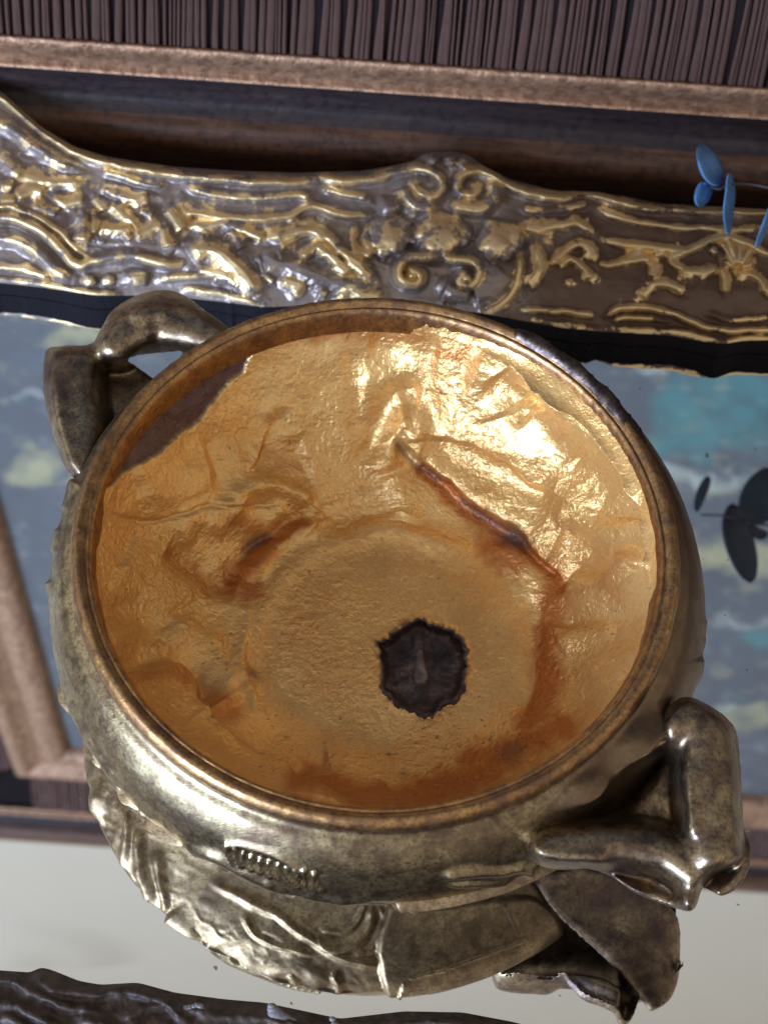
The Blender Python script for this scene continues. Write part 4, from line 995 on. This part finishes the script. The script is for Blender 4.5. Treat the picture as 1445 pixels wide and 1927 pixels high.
# ------------------------------------------------------------------ eucalyptus sprigs
def leaf_sheet(name, ctr, width, mat, parent, z, mirrored, bend=0.001, lift=0.0):
    """leaf along a pixel midline; width in pixels; z heights along it"""
    fn = mir if mirrored else unproj
    c = smooth(ctr, 6); n = len(c); zz = np.interp(np.linspace(0, 1, n), np.linspace(0, 1, len(z)), z)
    tg = np.gradient(c, axis=0); nrm = np.stack([-tg[:, 1], tg[:, 0]], 1); nrm /= np.linalg.norm(nrm, axis=1, keepdims=True)
    s = np.linspace(0, 1, n); wprof = width * np.sin(np.pi * np.clip(s, 0.0, 1)) ** 0.55 * (0.9 + .1 * s) + .6
    q = np.linspace(-1, 1, 9); X = np.zeros((n, 9, 3))
    for j, k in enumerate(q):
        p = c + nrm * (wprof * k)[:, None]; X[:, j] = fn(p[:, 0], p[:, 1], zz + bend * (1 - k * k) + lift * k - .0005 * math.exp(-(k / .18) ** 2))
    V = X.reshape(-1, 3); f = grid_faces(n, 9); o = mesh_from(name, V, f, mat, parent)
    md = o.modifiers.new("thickness", 'SOLIDIFY'); md.thickness = .0005
    return o
def stem_tube(name, pts3, r, mat, parent):
    p = smooth(pts3, 6); n = len(p); V = []; Fc = []
    tg = np.gradient(p, axis=0)
    for i in range(n):
        a = np.cross(tg[i], (0.3, 0.2, 1.0)); a /= np.linalg.norm(a); b = np.cross(tg[i], a); b /= np.linalg.norm(b)
        for k in range(8): V.append(p[i] + r * (a * math.cos(k * math.pi / 4) + b * math.sin(k * math.pi / 4)))
    for i in range(n - 1):
        for k in range(8): Fc.append((i * 8 + k, i * 8 + (k + 1) % 8, (i + 1) * 8 + (k + 1) % 8, (i + 1) * 8 + k))
    return mesh_any(name, V, Fc, mat, parent)
sp1 = thing("eucalyptus_sprig", "bright blue leaf sprig resting over the far gilt frame at the right edge", "sprig", "blue eucalyptus sprigs")
stem_tube("stem", [unproj(1334, 350, .030), unproj(1352, 356, .031), unproj(1372, 348, .031), unproj(1410, 347, .031), unproj(1460, 356, .032), unproj(1600, 380, .034)], .0004, STEM, sp1)
leaf_sheet("leaf", [(1314, 274), (1328, 300), (1340, 328), (1350, 350)], 20, LEAFB, sp1, [.030, .036, .034, .031], False, .001, .004)
leaf_sheet("leaf", [(1312, 388), (1318, 372), (1326, 352), (1330, 346)], 15, LEAFB, sp1, [.027, .029, .030, .030], False, .001, -.003)
leaf_sheet("leaf", [(1370, 326), (1372, 360), (1368, 400), (1368, 443)], 9, LEAFB, sp1, [.032, .031, .029, .027], False, .0006, .006)
leaf_sheet("leaf", [(1452, 380), (1440, 420), (1420, 466)], 6, LEAFB, sp1, [.033, .031, .028], False, .0006, .005)
Zs = .175
sp2 = thing("eucalyptus_sprig", "leaf sprig, painted dark for its shaded undersides, hanging above the mirror, seen only as a reflection right of the bowl", "sprig", "blue eucalyptus sprigs")
stem_tube("stem", [mir(1318, 969, Zs), mir(1360, 971, Zs), mir(1405, 980, Zs), mir(1450, 990, Zs), mir(1620, 1010, Zs + .01)], .0006, STEM, sp2)
leaf_sheet("leaf", [(1309, 962), (1315, 940), (1325, 915), (1333, 897)], 9, LEAFD, sp2, [Zs, Zs + .004, Zs + .006, Zs + .006], True, .0008)
leaf_sheet("leaf", [(1377, 948), (1382, 990), (1398, 1045), (1412, 1096)], 28, LEAFD, sp2, [Zs, Zs, Zs - .004, Zs - .01], True, .002)
leaf_sheet("leaf", [(1452, 880), (1436, 920), (1424, 960), (1420, 985)], 40, LEAFD, sp2, [Zs + .01, Zs + .008, Zs + .002, Zs], True, .002)
leaf_sheet("leaf", [(1408, 985), (1426, 1004), (1444, 1006)], 10, LEAFD, sp2, [Zs, Zs - .002, Zs - .002], True, .001)
